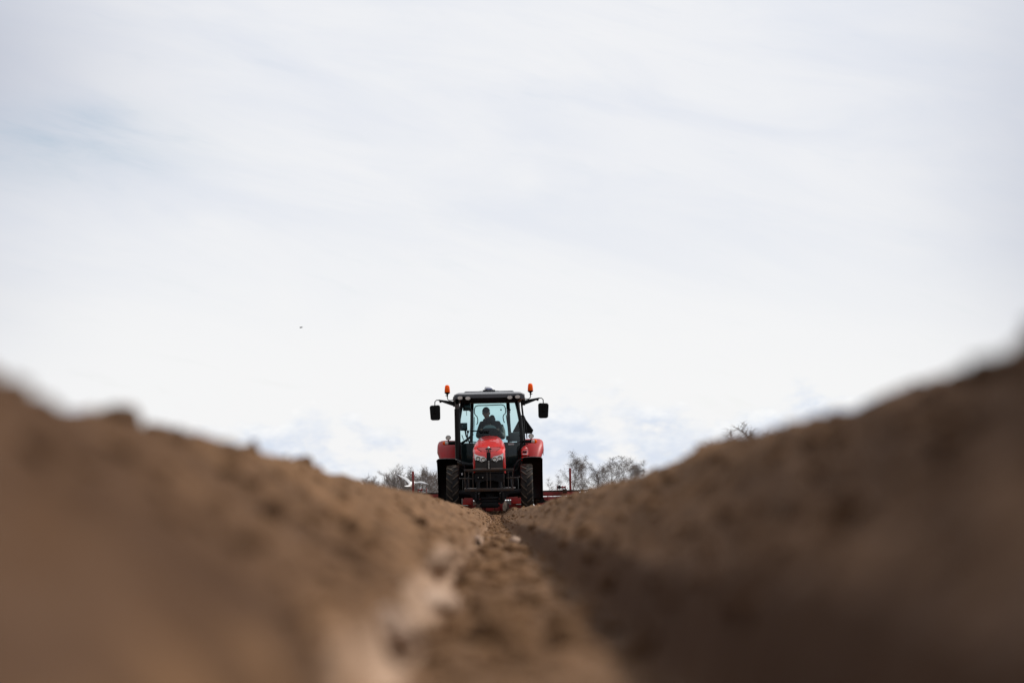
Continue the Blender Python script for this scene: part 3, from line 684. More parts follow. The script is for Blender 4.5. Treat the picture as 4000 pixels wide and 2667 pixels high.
# --- exhaust on the image-left corner
ex = MB().tube([(-.79, .92, mz(1800, .95)), (-.79, .92, mz(1600, .95))], .070, 20).tube([(-.79, .92, mz(1600, .95)), (-.79, .92, mz(1596, .95))], .072, 20)
n_ = 24; zt_ = mz(1556, .95); vs = []
for k in range(n_): a = 2*math.pi*k/n_; vs.append((-.79+.056*math.cos(a), .92+.056*math.sin(a), mz(1601, .95)))
for k in range(n_): a = 2*math.pi*k/n_; vs.append((-.79+.057*math.cos(a), .92+.057*math.sin(a), zt_ - .14 + .18*(math.sin(a)+1)/2))
for k in range(n_): a = 2*math.pi*k/n_; vs.append((-.79+.050*math.cos(a), .92+.050*math.sin(a), zt_ - .14 + .18*(math.sin(a)+1)/2))
for k in range(n_): a = 2*math.pi*k/n_; vs.append((-.79+.050*math.cos(a), .92+.050*math.sin(a), zt_ - .25))
fs = [(r*n_+k, r*n_+(k+1) % n_, (r+1)*n_+(k+1) % n_, (r+1)*n_+k) for r in range(3) for k in range(n_)] + [tuple(3*n_+k for k in range(n_))]
ex.build('exhaust_stack', BLACK_G, TR)
tip = MB().add(vs, fs).build('exhaust_tip', mat('burnt_steel', (.045, .038, .036), .5, metal=.3, var=.4), TR, smooth=50)
MB().add([(-.79+.0495*math.cos(2*math.pi*k/n_), .92+.0495*math.sin(2*math.pi*k/n_), zt_ - .155 + .18*(math.sin(2*math.pi*k/n_)+1)/2) for k in range(n_)], [tuple(range(n_))]).build('exhaust_opening', mat('pipe_dark', (.002, .002, .002), 1, spec=0), tip)  # black disc stands in for the dark inside of the pipe
MB().tube([(-.79, .92, mz(1800, .95)), (-.72, .7, 1.36), (-.5, .45, 1.30), (-.36, .4, 1.30)], .055, 12).build('exhaust_elbow', BLACK, TR)
# --- lamps beside the cab
for s in (-1, 1):
    z_ = mz(1707, 1.2)
    o = work_lamp(s*1.03, 1.15, z_, .068, .060, TR, 'side_work_light')
    MB().tube([(s*1.03, 1.19, z_-.05), (s*1.02, 1.2, z_-.12)], .014, 6).build('lamp_bracket', BLACK, o)
    z_ = mz(1728, 1.2)
    o = MB().box(s*.84, s*1.05, 1.14, 1.22, z_-.042, z_+.042, .02).tube([(s*.84, 1.2, z_), (s*.70, 1.5, z_)], .03, 8).build('indicator_arm', BLACK, TR)
    MB().ell((s*1.085, 1.15, z_), (.062, .04, .048), 16, 10).build('indicator_glass', LENS, o)
    MB().ell((s*1.125, 1.155, z_), (.052, .042, .050), 16, 10).build('indicator_lens', ORANGE, o)
# --- grab handle on the door side, slow vehicle triangle behind
MB().tube([(.80, 1.35, mz(1626, 1.3)), (.86, 1.35, mz(1627, 1.3)), (.895, 1.36, mz(1640, 1.3)), (.915, 1.38, mz(1680, 1.3)), (.925, 1.38, mz(1715, 1.3))], .013, 8).build('grab_handle', BLACK, TR)
tri = MB().prism([(.80, mz(1624, 3.1)), (.835, mz(1624, 3.1)), (1.10, mz(1684, 3.1)), (1.06, mz(1697, 3.1)), (.60, mz(1697, 3.1)), (.565, mz(1688, 3.1))], 3.08, 3.09)
tri.build('warning_triangle', BLACK, TR)
MB().box(.46, .80, 2.62, 2.70, mz(1727, 2.7), mz(1691, 2.7), .03).build('rear_console', mat('console_grey', (.07, .085, .09), .6), cab)
# steps and side tanks
for s in (-1, 1):
    MB().box(s*.36, s*.70, 1.0, 1.7, .55, 1.0, .06).build('fuel_tank', BLACK, TR)
    st_ = MB()
    for z_ in (.5, .78, 1.03): st_.box(s*.68, s*.84, 1.3, 1.62, z_, z_+.03, .006)
    st_.box(s*.67, s*.69, 1.28, 1.64, .48, 1.08, .004)
    st_.build('step', BLACK, TR)
MB().box(-.72, -.675, .8, .83, mz(1853, .8), mz(1845, .8)).build('warning_label', WHITE, TR)
# --- inside the cab
MB().lathe([(0, -.03), (.03, -.03), (.03, .0), (0, .0)], 12, 'z', (0, 0, 0)).build('wheel_hub', BLACK, cab).matrix_local = Matrix.Translation((0, 1.58, 2.235)) @ Matrix.Rotation(R(52), 4, 'X')
bm = MB(); ring = [(.205*math.cos(a), .205*math.sin(a), 0) for a in np.linspace(0, 2*math.pi, 33)]
bm.tube(ring, .015, 8, cap=False)
for a in (math.pi/2+.0, math.pi*7/6, -math.pi/6): bm.tube([(0, 0, -.01), (.2*math.cos(a), .2*math.sin(a), 0)], .012, 6)
sw = bm.build('steering_wheel', BLACK, cab, smooth=60); sw.matrix_local = Matrix.Translation((0, 1.58, 2.235)) @ Matrix.Rotation(R(52), 4, 'X')
cw = [(-.26, mz(1712, 1.3)), (-.25, mz(1700, 1.3)), (-.215, mz(1685, 1.3)), (-.165, mz(1675, 1.3)), (-.09, mz(1672.5, 1.3)), (.09, mz(1672.5, 1.3)), (.165, mz(1675, 1.3)), (.215, mz(1685, 1.3)), (.25, mz(1700, 1.3)), (.26, mz(1712, 1.3)), (.22, 1.1), (-.22, 1.1)]
cowl = MB().prism(cw, 1.27, 1.45).build('dash_cowl', BLACK, cab, smooth=30)
dn = [(.165*math.cos(a), mz(1675, 1.5)+.095*math.sin(a)) for a in np.linspace(0, math.pi, 13)]
MB().prism(dn, 1.46, 1.50).build('instrument_hood', mat('dash_grey', (.30, .33, .33), .6), cab)
MB().tube([(0, 1.5, 1.9), (0, 1.58, 2.22)], .04, 10).build('steering_column', BLACK, cab)
MB().box(-.26, .26, 1.95, 2.42, 1.62, 1.76, .05).build('seat', CLOTH, cab)
MB().box(-.25, .25, 2.36, 2.46, 1.70, 2.30, .05).build('seat_back', CLOTH, cab)
MB().box(-.22, .22, 2.0, 2.35, 1.06, 1.52, .03).build('seat_base', BLACK, cab)
MB().box(-.74, -.56, 1.50, 1.55, mz(1679, 1.5), mz(1650, 1.5), .01).tube([(-.62, 1.56, mz(1675, 1.5)), (-.60, 1.75, mz(1700, 1.7)), (-.5, 2.0, 1.85)], .02, 8).build('monitor', SCREEN, cab)
MB().box(-.70, -.60, 1.495, 1.50, mz(1672, 1.5), mz(1656, 1.5)).build('screen_panel', mat('screen_glow', (.05, .07, .08), .2), cab)
ja = MB().tube([(-.74, 1.6, 1.86), (-.58, 1.6, 1.96), (-.44, 1.62, 2.08)], .030, 8).tube([(-.58, 1.65, 1.9), (-.55, 1.6, 2.16)], .014, 6).tube([(-.66, 1.5, 1.96), (-.70, 1.5, 2.08)], .01, 6).tube([(-.52, 1.55, 1.92), (-.34, 1.6, 1.90)], .012, 6)
ja.ell((-.55, 1.6, 2.16), (.03, .03, .04)).ell((-.46, 1.6, 1.98), (.035, .03, .035)).ell((-.44, 1.62, 2.09), (.03, .03, .03)).build('control_levers', BLACK, cab)
MB().box(-.76, -.38, 1.9, 2.6, 1.3, 1.88, .05).build('armrest_console', mat('cab_trim', (0, 0, 0)), cab)
MB().box(.40, .52, 1.75, 1.85, 1.94, 2.05, .02).tube([(.44, 1.8, 1.5), (.46, 1.8, 1.96)], .02, 6).build('phone_holder', BLACK, cab)
MB().box(-.66, -.47, 1.40, 1.43, mz(1603, 1.4), mz(1572, 1.4), .03).tube([(-.50, 1.4, mz(1575, 1.4)), (-.5, 1.38, mz(1562, 1.4))], .01, 6).build('inside_mirror', SCREEN, cab)
wp = MB().tube([(-.72, 1.12, mz(1679, 1.1)), (-.36, 1.06, mz(1682, 1.1))], .007, 6).tube([(-.42, 1.055, mz(1682, 1.1)), (-.02, 1.05, mz(1686, 1.1))], .015, 6)
wp.build('wiper', BLACK, cab)
for px, p0, p1 in ((-90, 1600, 1622), (79.5, 1577, 1616)):
    MB().tube([(px/S(1.4), 1.36, mz(p0, 1.4)), (px/S(1.4)+.01, 1.33, mz(p1, 1.4))], .006, 6).build('cord', BLACK, cab)
MB().box(.45, .60, 1.16, 1.165, mz(1740, 1.2), mz(1733, 1.2)).build('windscreen_sticker', mat('pale_sticker', (.25, .32, .32), .6), cab)
MB().tube([(-.36, .75, 1.80), (-.37, .75, 1.62), (-.39, .74, 1.50)], .010, 6).box(-.395, -.36, .735, .76, 1.80, 1.825).build('hood_latch', mat('pale_green', (.35, .42, .3), .6), TR)
# --- fire extinguisher strapped beside the cab
EX = empty('fire_extinguisher', (0, 0, 0)); EX.matrix_world = Matrix.Translation(TR.location) @ TR.rotation_euler.to_matrix().to_4x4() @ Matrix.Translation((.862, 1.08, mz(1802, 1.1)))
tag(EX, 'red fire extinguisher with black valve strapped below the cab lamp of the tractor', 'fire extinguisher')
MB().lathe([(0, 0), (.080, .0), (.088, .02), (.088, .26), (.080, .30), (.05, .335), (.024, .345), (.024, .37)], 24).build('cylinder', RED, EX)
MB().lathe([(0, .37), (.028, .37), (.028, .41), (0, .415)], 12).box(-.02, .09, -.012, .012, .40, .42, .004).box(-.01, .08, -.01, .01, .43, .445, .004).build('valve', BLACK, EX)
MB().tube([(-.02, -.02, .39), (-.085, -.03, .36), (-.10, -.03, .25), (-.10, -.03, .05)], .010, 8).build('hose', BLACK, EX)
MB().lathe([(.0885, .105), (.0905, .105), (.0905, .13), (.0885, .13)], 24).box(.085, .11, -.02, .02, .10, .135, .004).build('strap', BLACK, EX)
lab = MB().grid([[(.0892*math.sin(a), -.0892*math.cos(a), z_) for a in np.linspace(-.85, .75, 9)] for z_ in (.15, .25)]).build('label_sheet', WHITE, EX, recalc=False)
MB().grid([[(.0898*math.sin(a), -.0898*math.cos(a), z_) for a in np.linspace(-.75, .65, 9)] for z_ in (.172, .244)]).build('label_field', RED_IN, EX, recalc=False)
MB().ell((0, -.0860, .212), (.055, .006, .020), 16, 8).build('label_oval', BLACK, EX)

# ------------------------------------------------------------------ ridging machine on the rear linkage
IM = empty('ridging_machine', (-.075, D0+5.0, ZG), (0, R(-1.15), R(-0.4)))
tag(IM, 'wide dark red ridging machine with upright end posts, carried behind the tractor', 'farm implement')
def iz(py): return (CAM_Z-ZG) + (2015-py)/147.6
MB().box(-2.30, 2.30, -.10, .10, iz(1941), iz(1924), .01).build('main_beam', IMP_RED, IM)
for s in (-1, 1):
    MB().box(s*2.035, s*2.093, -.42, -.36, iz(1930), iz(1835.5), .004).tube([(s*2.064, -.425, iz(1839)), (s*2.064, -.43, iz(1839))], .012, 8).build('end_post', IMP_RED, IM)
    MB().box(s*1.05, s*2.6, -.45, -.39, iz(1926), iz(1920), .004).box(s*1.86, s*1.97, -.50, -.38, iz(1932), iz(1916), .006).build('upper_rail', RUST, IM)
    MB().box(s*1.92, s*1.945, -.40, -.2, iz(1916), iz(1904), .003).box(s*1.84, s*1.86, -.4, -.2, iz(1916), iz(1903), .003).box(s*1.71, s*1.73, -.4, -.2, iz(1920), iz(1902), .003).tube([(s*1.94, -.3, iz(1909)), (s*1.72, -.3, iz(1909))], .022, 8).build('winch_bracket', IMP_RED, IM)
    MB().lathe([(0, -.45), (.04, -.45), (.045, -.43), (.045, -.3)], 16, 'y', (s*1.775, 0, iz(1908))).lathe([(0, -.47), (.015, -.47), (.015, -.45)], 10, 'y', (s*1.775, 0, iz(1908))).build('roller', STEEL if s < 0 else DARK, IM)
    for x in (.45, 1.28, 1.46, 1.92, 2.2):
        MB().box(s*x, s*(x+.02), -.22, .12, iz(1962), iz(1941), .003).build('side_plate', IMP_RED, IM)
    MB().box(s*1.12, s*1.9, -.16, .1, iz(1992), iz(1944), .01).build('ridging_body', IMP_RED, IM)
    MB().box(s*.50, s*.92, -.16, .1, iz(1990), iz(1947), .01).build('ridging_body', IMP_RED, IM)
    MB().box(s*.55, s*.90, -.30, -.16, iz(1967), iz(1964), .003).build('skid_plate', RED, IM)
    MB().tube([(s*.63, -.35, iz(1972)), (s*.84, -.35, iz(1971))], .014, 8).build('axle_pin', STEEL, IM)
    # rear tine shields flanking the furrow and a coulter disc
    MB().prism([(s*.36, iz(1962)), (s*.39, iz(1952)), (s*.42, iz(1957)), (s*.50, iz(1955)), (s*.50, iz(1974)), (s*.46, iz(1971))], -.50, -.48).build('deflector_plate', PALE if s > 0 else STEEL, IM)
    d = MB().lathe([(0, -.006), (.13, -.004), (.16, 0), (.13, .004), (0, .006)], 28, 'x').build('coulter_disc', mat('soiled_steel', (.16, .13, .11), .5, metal=.4, var=.5), IM)
    d.matrix_local = Matrix.Translation((s*.36, -.30, iz(1982))) @ Matrix.Rotation(R(-s*32), 4, 'Z')
    gw = MB().lathe([(.10, -.05), (.19, -.05), (.215, -.03), (.215, .03), (.19, .05), (.10, .05)], 32, 'x', (s*1.13, -.8, iz(1911)-.215)).build('gauge_wheel', RUBBER, IM)
    MB().lathe([(0, -.03), (.11, -.04), (.11, .04), (0, .03)], 20, 'x', (s*1.13, -.8, iz(1911)-.215)).tube([(s*1.13, -.8, iz(1911)-.215), (s*1.22, -.6, .45), (s*1.22, -.05, iz(1935))], .025, 8).build('wheel_hub', DARK, gw)
    MB().prism([(s*1.20, iz(1941)), (s*1.32, iz(1941)), (s*1.38, iz(1958)), (s*1.50, iz(1962)), (s*1.50, iz(1968)), (s*1.18, iz(1968))], -.75, -.70).build('mud_scraper', BLACK, IM)
    MB().box(s*1.14, s*1.24, -2.6, -.1, .42, .52, .02).build('lower_link', DARK, IM)
MB().box(-.52, .52, -.12, .14, iz(2008), iz(1956), .02).box(-.20, .20, -.2, .14, iz(2004), iz(1975), .02).box(-.9, .9, -.1, .1, iz(1952), iz(1941), .01).build('centre_body', IMP_RED, IM)
MB().tube([(0, -2.0, .95), (0, -.1, 1.05)], .03, 8).build('top_link', DARK, IM)
MB().box(-.30, .30, -.05, .05, iz(1925), iz(1880), .02).build('headstock', IMP_RED, IM)
#PERSON

# ------------------------------------------------------------------ driver
def skin_mesh(name, verts, edges, radii, m, parent, sub=1, extra=None, root=0):
    me = bpy.data.meshes.new(name); me.from_pydata(verts, edges, []); me.validate()
    o = bpy.data.objects.new(name, me); COL.objects.link(o); o.parent = parent
    sk = o.modifiers.new('skin', 'SKIN'); sk.use_smooth_shade = True
    if not me.skin_vertices:
        bm = bmesh.new(); bm.from_mesh(me); bm.verts.layers.skin.verify(); bm.to_mesh(me); bm.free()
    for i, r in enumerate(radii):
        me.skin_vertices[0].data[i].radius = (r, r) if not isinstance(r, tuple) else r
        me.skin_vertices[0].data[i].use_root = (i == root)
    ss = o.modifiers.new('sub', 'SUBSURF'); ss.levels = sub; ss.render_levels = sub
    dg = bpy.context.evaluated_depsgraph_get(); ev = o.evaluated_get(dg); mm = bpy.data.meshes.new_from_object(ev)
    mb = MB(); mb.v = [tuple(v.co) for v in mm.vertices]; mb.f = [tuple(p.vertices) for p in mm.polygons]
    bpy.data.objects.remove(o); return mb
DR = empty('person', (0, 0, 0)); TM = Matrix.Translation(TR.location) @ TR.rotation_euler.to_matrix().to_4x4()
DR.matrix_world = TM @ Matrix.Translation((0.0, 2.10, 1.745)) @ Matrix.Scale(1.12, 4)
tag(DR, 'driver in dark cap, glasses and dark hooded jacket seated at the steering wheel', 'person')
# joints relative to the seat point (x across, -y towards the wheel, z up)
J = {'pel': (0, .05, .10), 'sp1': (0, .07, .28), 'che': (-.01, .05, .46), 'nek': (-.03, .02, .62), 'hdb': (-.075, -.02, .72), 'hed': (-.082, -.03, .80)}
vs = []; es = []; rs = []; idx = {}
def jv(k, p, r, par=None):
    idx[k] = len(vs); vs.append(p); rs.append(r)
    if par is not None: es.append((idx[par], idx[k]))
jv('pel', J['pel'], (.15, .12)); jv('sp1', J['sp1'], (.145, .115), 'pel'); jv('che', J['che'], (.17, .12), 'sp1'); jv('nek', J['nek'], .07, 'che'); jv('hdb', (-.06, -.0, .70), .058, 'nek')
for s in (-1, 1):
    n = str(s)
    jv('sh'+n, (s*.185, .05, .545), .075, 'che'); jv('el'+n, (s*.265, -.10, .26), .052, 'sh'+n); jv('wr'+n, (s*.18, -.40, .38), .032, 'el'+n)
    jv('hp'+n, (s*.10, .02, .08), .10, 'pel'); jv('kn'+n, (s*.17, -.42, .06), .070, 'hp'+n); jv('an'+n, (s*.16, -.50, -.40), .045, 'kn'+n); jv('to'+n, (s*.17, -.66, -.46), .040, 'an'+n)
body = skin_mesh('b', vs, es, rs, SKIN, DR, 2)
body.tube([(0, .03, .52), (-.03, .025, .60), (-.06, .015, .70), (-.078, .0, .78)], [.075, .062, .058, .055], 16)
# head: an ellipsoid shaped into a face, joined to the neck
bm = bmesh.new(); bmesh.ops.create_uvsphere(bm, u_segments=40, v_segments=30, radius=1)
for v in bm.verts:
    x, y, z = v.co
    wx = .078; jaw = max(0, -z)
    X = x*wx*(1-.28*jaw**1.5); Y = y*.098*(1-.10*jaw); Z = z*.122
    f = max(0, -y)
    X0 = X
    if f > .3:                                                   # brow, eye hollows, nose, lips, chin
        Y += .006*math.exp(-((z-.22)/.10)**2)*-1
        Y += .010*math.exp(-((abs(X0)-.031)/.014)**2 - ((z-.05)/.10)**2)
        Y -= .026*math.exp(-(X0/.013)**2)*math.exp(-((z+.16)/.13)**2)*(1 if z < .1 else .6)
        Y -= .008*math.exp(-(X0/.026)**2 - ((z+.45)/.06)**2)
        Y -= .008*math.exp(-(X0/.03)**2 - ((z+.78)/.12)**2)
    v.co = (X, Y, Z)
head_M = Matrix.Translation((-.082, -.03, .80)) @ Matrix.Rotation(R(-12), 4, 'Z') @ Matrix.Rotation(R(6), 4, 'X')
bmesh.ops.transform(bm, matrix=head_M, verts=bm.verts); body.bm(bm)
for s in (-1, 1):
    body.ell(tuple(head_M @ Vector((s*.080, .008, -.005))), (.012, .022, .034), 12, 8)
    # hand: palm, four fingers bent round the rim, thumb
    w_ = Vector((s*.18, -.40, .38)); c = w_ + Vector((-s*.005, -.055, .030))
    body.ell(tuple(c), (.042, .05, .018), 14, 8)
    for k, ln in enumerate((.072, .080, .076, .060)):
        b0 = c + Vector((s*(.030-.020*k), -.035, .006)); rr_ = .0092
        body.tube([b0, b0+Vector((0, -ln*.40, .010)), b0+Vector((0, -ln*.62, -.012)), b0+Vector((0, -ln*.50, -.036))], [rr_, rr_, rr_*.92, rr_*.8], 8)
    t0 = c + Vector((-s*.036, .005, 0)); body.tube([t0, t0+Vector((-s*.026, -.022, -.008)), t0+Vector((-s*.030, -.050, -.020))], [.012, .011, .009], 8)
o = body.build('body', SKIN, DR, smooth=180); rm = o.modifiers.new('remesh', 'REMESH'); rm.mode = 'VOXEL'; rm.voxel_size = .006; rm.use_smooth_shade = True
# jacket and trousers
def sub_skin(keys, grow, joints_r=None):
    ids = [idx[k] for k in keys]; mp = {a: i for i, a in enumerate(ids)}
    v2 = [vs[a] for a in ids]; e2 = [(mp[a], mp[b]) for a, b in es if a in mp and b in mp]
    r2 = [tuple(q_+grow for q_ in rs[a]) if isinstance(rs[a], tuple) else rs[a]+grow for a in ids]
    return skin_mesh('c', v2, e2, r2, CLOTH, DR, 2)
jk = sub_skin(['pel', 'sp1', 'che', 'sh-1', 'sh1', 'el-1', 'el1', 'wr-1', 'wr1'], .022)
jk.lathe([(.135, 0), (.115, .05), (.095, .10), (.10, .12)], 20, 'z', (-.02, .04, .575))
jk.ell((.050, .08, .70), (.062, .06, .062)).ell((.03, .10, .66), (.10, .06, .06)).ell((-.115, .06, .645), (.045, .05, .035))      # hood bunched round the collar
o = jk.build('jacket', CLOTH, DR, smooth=180); rm = o.modifiers.new('remesh', 'REMESH'); rm.mode = 'VOXEL'; rm.voxel_size = .012; rm.use_smooth_shade = True
MB().tube([(.235, .03, .51), (.265, -.04, .38), (.275, -.09, .27), (.23, -.26, .32)], [.068, .080, .076, .058], 12).build('sleeve_panel', CLOTH2, DR, smooth=60)
sub_skin(['pel', 'hp-1', 'hp1', 'kn-1', 'kn1', 'an-1', 'an1'], .016).build('trousers', CLOTH, DR, smooth=180)
for s in (-1, 1): MB().ell((s*.165, -.58, -.475), (.05, .14, .05)).build('boot', BLACK, DR)
# cap and glasses
cp = bmesh.new(); bmesh.ops.create_uvsphere(cp, u_segments=32, v_segments=16, radius=1)
bmesh.ops.delete(cp, geom=[v for v in cp.verts if v.co.z < .12], context='VERTS')
for v in cp.verts: v.co = Vector((v.co.x*.090, v.co.y*.110 + .004, v.co.z*.118 + .018 - (.02*v.co.y*0)))
bmesh.ops.transform(cp, matrix=head_M, verts=cp.verts)
CAP = mat('dark_cap', (.012, .02, .024), .85)
c_ = MB().bm(cp).build('cap', CAP, DR, smooth=80, recalc=True); solid(c_, .004)
rows = []
for i in range(7):
    t = i/6; rows.append([tuple(head_M @ Vector((u*(.078-.016*t*t), -.098*math.sqrt(max(0, 1-(u*.80)**2))-t*.065*(1-.35*u*u), .042-.018*t-.012*u*u))) for u in np.linspace(-1, 1, 9)])
b_ = MB().grid(rows).build('cap_brim', CAP, c_, smooth=60); solid(b_, .004)
gl = MB()
for s in (-1, 1):
    ring = [tuple(head_M @ Vector((s*.033+.026*math.cos(a), -.100, .006+.019*math.sin(a)))) for a in np.linspace(0, 2*math.pi, 17)]
    gl.tube(ring, .002, 6, cap=False); gl.tube([tuple(head_M @ Vector((s*.058, -.100, .010))), tuple(head_M @ Vector((s*.080, -.02, .008))), tuple(head_M @ Vector((s*.082, .03, .0)))], .002, 6)
gl.tube([tuple(head_M @ Vector((-.008, -.102, .010))), tuple(head_M @ Vector((.008, -.102, .010)))], .002, 6)
gl.build('glasses', STEEL, DR)

# ------------------------------------------------------------------ gull gliding behind the left end post
def gull(loc, scale, rot, name, label, mats, parts=True):
    r = empty(name, loc, rot); r.scale = (scale,)*3; tag(r, label, 'bird')
    M0, M1, M2 = mats
    bd = MB().lathe([(0, -.24), (.015, -.232), (.030, -.20), (.040, -.165), (.042, -.13), (.062, -.06), (.066, .0), (.052, .08), (.030, .14), (.012, .19), (0, .20)], 18, 'y')
    bd.build('body', M0, r, smooth=60)
    return r
G = empty('gull', (-2.50, 72.5, 1.09), (R(16), R(2), R(-24))); tag(G, 'white gull with spread wings gliding low behind the upright post', 'bird')
# body runs along +y (flying away), wings to both sides
bd = MB().lathe([(0, .235), (.018, .225), (.036, .19), (.042, .15), (.046, .12), (.070, .05), (.074, -.02), (.058, -.11), (.034, -.17), (.016, -.20), (0, -.21)], 18, 'y').build('body', GULLW, G, smooth=60)
MB().ell((0, .19, .004), (.040, .050, .040), 14, 10).build('hood', mat('dark_head', (.05, .035, .03), .8), G)
MB().lathe([(0, .29), (.006, .26), (.010, .235)], 8, 'y').build('bill', mat('dark_bill', (.15, .03, .02), .5), G)
tl = MB(); rows = [[(u*(.022+.085*t), -.15-.15*t-.02*(1-u*u)*t, .01+.012*u*u*t) for u in np.linspace(-1, 1, 11)] for t in np.linspace(0, 1, 5)]
t_ = tl.grid(rows).build('tail', GULLW, G, smooth=60); solid(t_, .004)
for s, dih in ((-1, 44), (1, -6)):
    rows = []
    for i, t in enumerate(np.linspace(0, 1, 14)):
        span = .50*t
        bend = R(dih)*(1 if s < 0 else 1)
        sweep = .05*math.sin(min(t/.42, 1)*math.pi/2)*1 - (.13*max(0, t-.42)/.58)
        x = s*(.05 + span*math.cos(bend*(1-.25*t))); z = .03 + span*math.sin(bend*(1-.25*t)) + (.05*math.sin(t*2.6) if s > 0 else -.02*math.sin(t*math.pi))
        ch_ = .165*(1-t*.35) if t < .45 else .165*(1-.45*.35)*(1-((t-.45)/.56)**1.5)
        rows.append([(x, .06+sweep - ch_*c, z + .012*math.sin(math.pi*c)-.006*c) for c in (0, .1, .3, .6, .85, 1)])
    w_ = MB().grid(rows).build('wing', GULLG, G, smooth=60); solid(w_, .006)
    le = [(r_[0][0], r_[0][1]-.004, r_[0][2]) for r_ in rows]
    MB().tube(le, [.013*(1-.6*i/13) for i in range(14)], 8).build('wing_edge', GULLW, w_, smooth=60)
MB().tube([(.01, -.14, -.045), (.012, -.24, -.05)], .006, 6).build('foot', mat('dark_foot', (.06, .02, .02), .6), G)
G.scale = (1.02, 1.02, 1.02)
# tiny far bird high in the sky
az0, el0, dd = (1173-1935)/9444, (2015-1279)/9444, 260.0
FB = empty('small_bird', (az0*dd, dd, CAM_Z + el0*dd), (0, R(-14), R(60))); tag(FB, 'tiny dark bird alone in the open sky, high to the left of the tractor', 'bird')
MB().ell((0, 0, 0), (.03, .11, .035), 12, 8).build('body', BLACK, FB)
for s in (-1, 1):
    o = MB().grid([[(s*t*.17, .03-.05*t-c*.07*(1-.8*t), .01+.02*t) for c in (0, .5, 1)] for t in (0, .33, .66, 1)]).build('wing', BLACK, FB); solid(o, .008)
MB().grid([[(u*.03*(1+t), -.09-.07*t, 0) for u in (-1, 0, 1)] for t in (0, 1)]).build('tail', BLACK, FB)

FB.scale = (1.7, 1.7, 1.7)
# ------------------------------------------------------------------ bare trees
def make_tree(seed, H, spread, droop, tw, trunk_r, nl=13, nb=9, nt=9, low=0.18, up=0.5, tl=.16):
    rg = random.Random(seed); tr = MB(); cr = MB()
    def vec(a, e): return Vector((math.cos(a)*math.cos(e), math.sin(a)*math.cos(e), math.sin(e)))
    def limb(mb, p, d, ln, r, segs, bend, wob, n):
        pts = [p.copy()]; q_ = p.copy(); dd_ = d.copy()
        for i in range(segs):
            dd_ = (dd_ + Vector((rg.uniform(-wob, wob), rg.uniform(-wob, wob), bend/segs + rg.uniform(-wob, wob)*.6))).normalized()
            q_ = q_ + dd_*(ln/segs); pts.append(q_.copy())
        mb.tube(pts, [r*(1-.75*i/segs) for i in range(segs+1)], n, cap=False); return pts
    def at(pts, t):
        k = t*(len(pts)-1); i = min(int(k), len(pts)-2); return pts[i].lerp(pts[i+1], k-i), (pts[i+1]-pts[i]).normalized()
    trunk = limb(tr, Vector((0, 0, 0)), Vector((rg.uniform(-.06, .06), rg.uniform(-.06, .06), 1)), H*.93, trunk_r, 9, .25, .07, 7)
    for i in range(nl):
        t = low + (1-low)*(i+rg.random()*.7)/nl; t = min(t, .97)
        p, d = at(trunk, t); a = i*2.4 + rg.uniform(-.5, .5); e = R(28 + 38*t*up*1.6 + rg.uniform(-10, 12))
        ln = H*spread*(1.1-t*.55)*rg.uniform(.75, 1.15)
        L = limb(tr, p, vec(a, e), ln, trunk_r*.42*(1.15-t), 6, .30, .16, 5)
        for j in range(nb):
            t2 = .25+.75*(j+rg.random())/nb; p2, d2 = at(L, min(t2, .99))
            dv = (d2*.8 + Vector((rg.uniform(-1, 1), rg.uniform(-1, 1), rg.uniform(-.3, .8)))*.8).normalized()
            B = limb(cr, p2, dv, ln*.42*(1.2-t2*.5), trunk_r*.12*(1.2-t2*.6), 4, .1-droop*.5, .25, 4)
            for k in range(nt):
                t3 = .1+.9*(k+rg.random())/nt; p3, d3 = at(B, min(t3, .99))
                dv = (d3*.7 + Vector((rg.uniform(-1, 1), rg.uniform(-1, 1), rg.uniform(-.7, .7)))*.9 + Vector((0, 0, -droop*.8))).normalized()
                limb(cr, p3, dv, H*tl*rg.uniform(.5, 1.1), tw, 3, -droop*1.1+.1, .3, 3)
    return tr, cr
def tree_obj(kind, builders, m1, m2):
    root = empty(kind, (0, 0, 0)); tr, cr = builders
    zs_ = sorted(p[2] for p in cr.v); k_ = 10.0/zs_[int(len(zs_)*.995)]
    for b_ in (tr, cr): b_.v = [(p[0]*k_, p[1]*k_, p[2]*k_) for p in b_.v]
    tr.build('trunk', m1, root, smooth=60, recalc=False); cr.build('crown', m2, root, smooth=60, recalc=False); return root
def dup(root, loc, rz, sc, label, group, cat='tree'):
    r = root.copy(); COL.objects.link(r)
    for c in list(root.children):
        d = c.copy(); COL.objects.link(d); d.parent = r
    place(r, loc, rz, sc, label, group, cat); return r
def place(r, loc, rz, sc, label, group, cat='tree'):
    r.location = loc; r.rotation_euler = (0, 0, rz); r.scale = (sc[0], sc[0], sc[1]); r['label'] = label; r['category'] = cat; r['group'] = group
def tloc(px, Y): return ((px-1935)/9444*Y, Y, 0.0)
kinds = {
 'birch': lambda: tree_obj('birch_tree', make_tree(11, 10, .36, .6, .013, .11, 18, 11, 9, .12, .6, .11), BIRCHB, TWIG),
 'birch2': lambda: tree_obj('birch_tree', make_tree(29, 10, .46, .85, .015, .12, 18, 12, 10, .12, .45, .10), BIRCHB, TWIG),
 'oak': lambda: tree_obj('bare_tree', make_tree(5, 10, .52, -.05, .016, .20, 17, 11, 8, .10, .35, .08), BARK, TWIG),
 'oak2': lambda: tree_obj('bare_tree', make_tree(17, 10, .46, .0, .018, .16, 18, 12, 10, .08, .4, .09), BARK, TWIG),
 'thin': lambda: tree_obj('sapling', make_tree(23, 10, .26, .15, .018, .10, 11, 6, 6, .15, .5, .13), BARK, TWIG)}
protos = {}
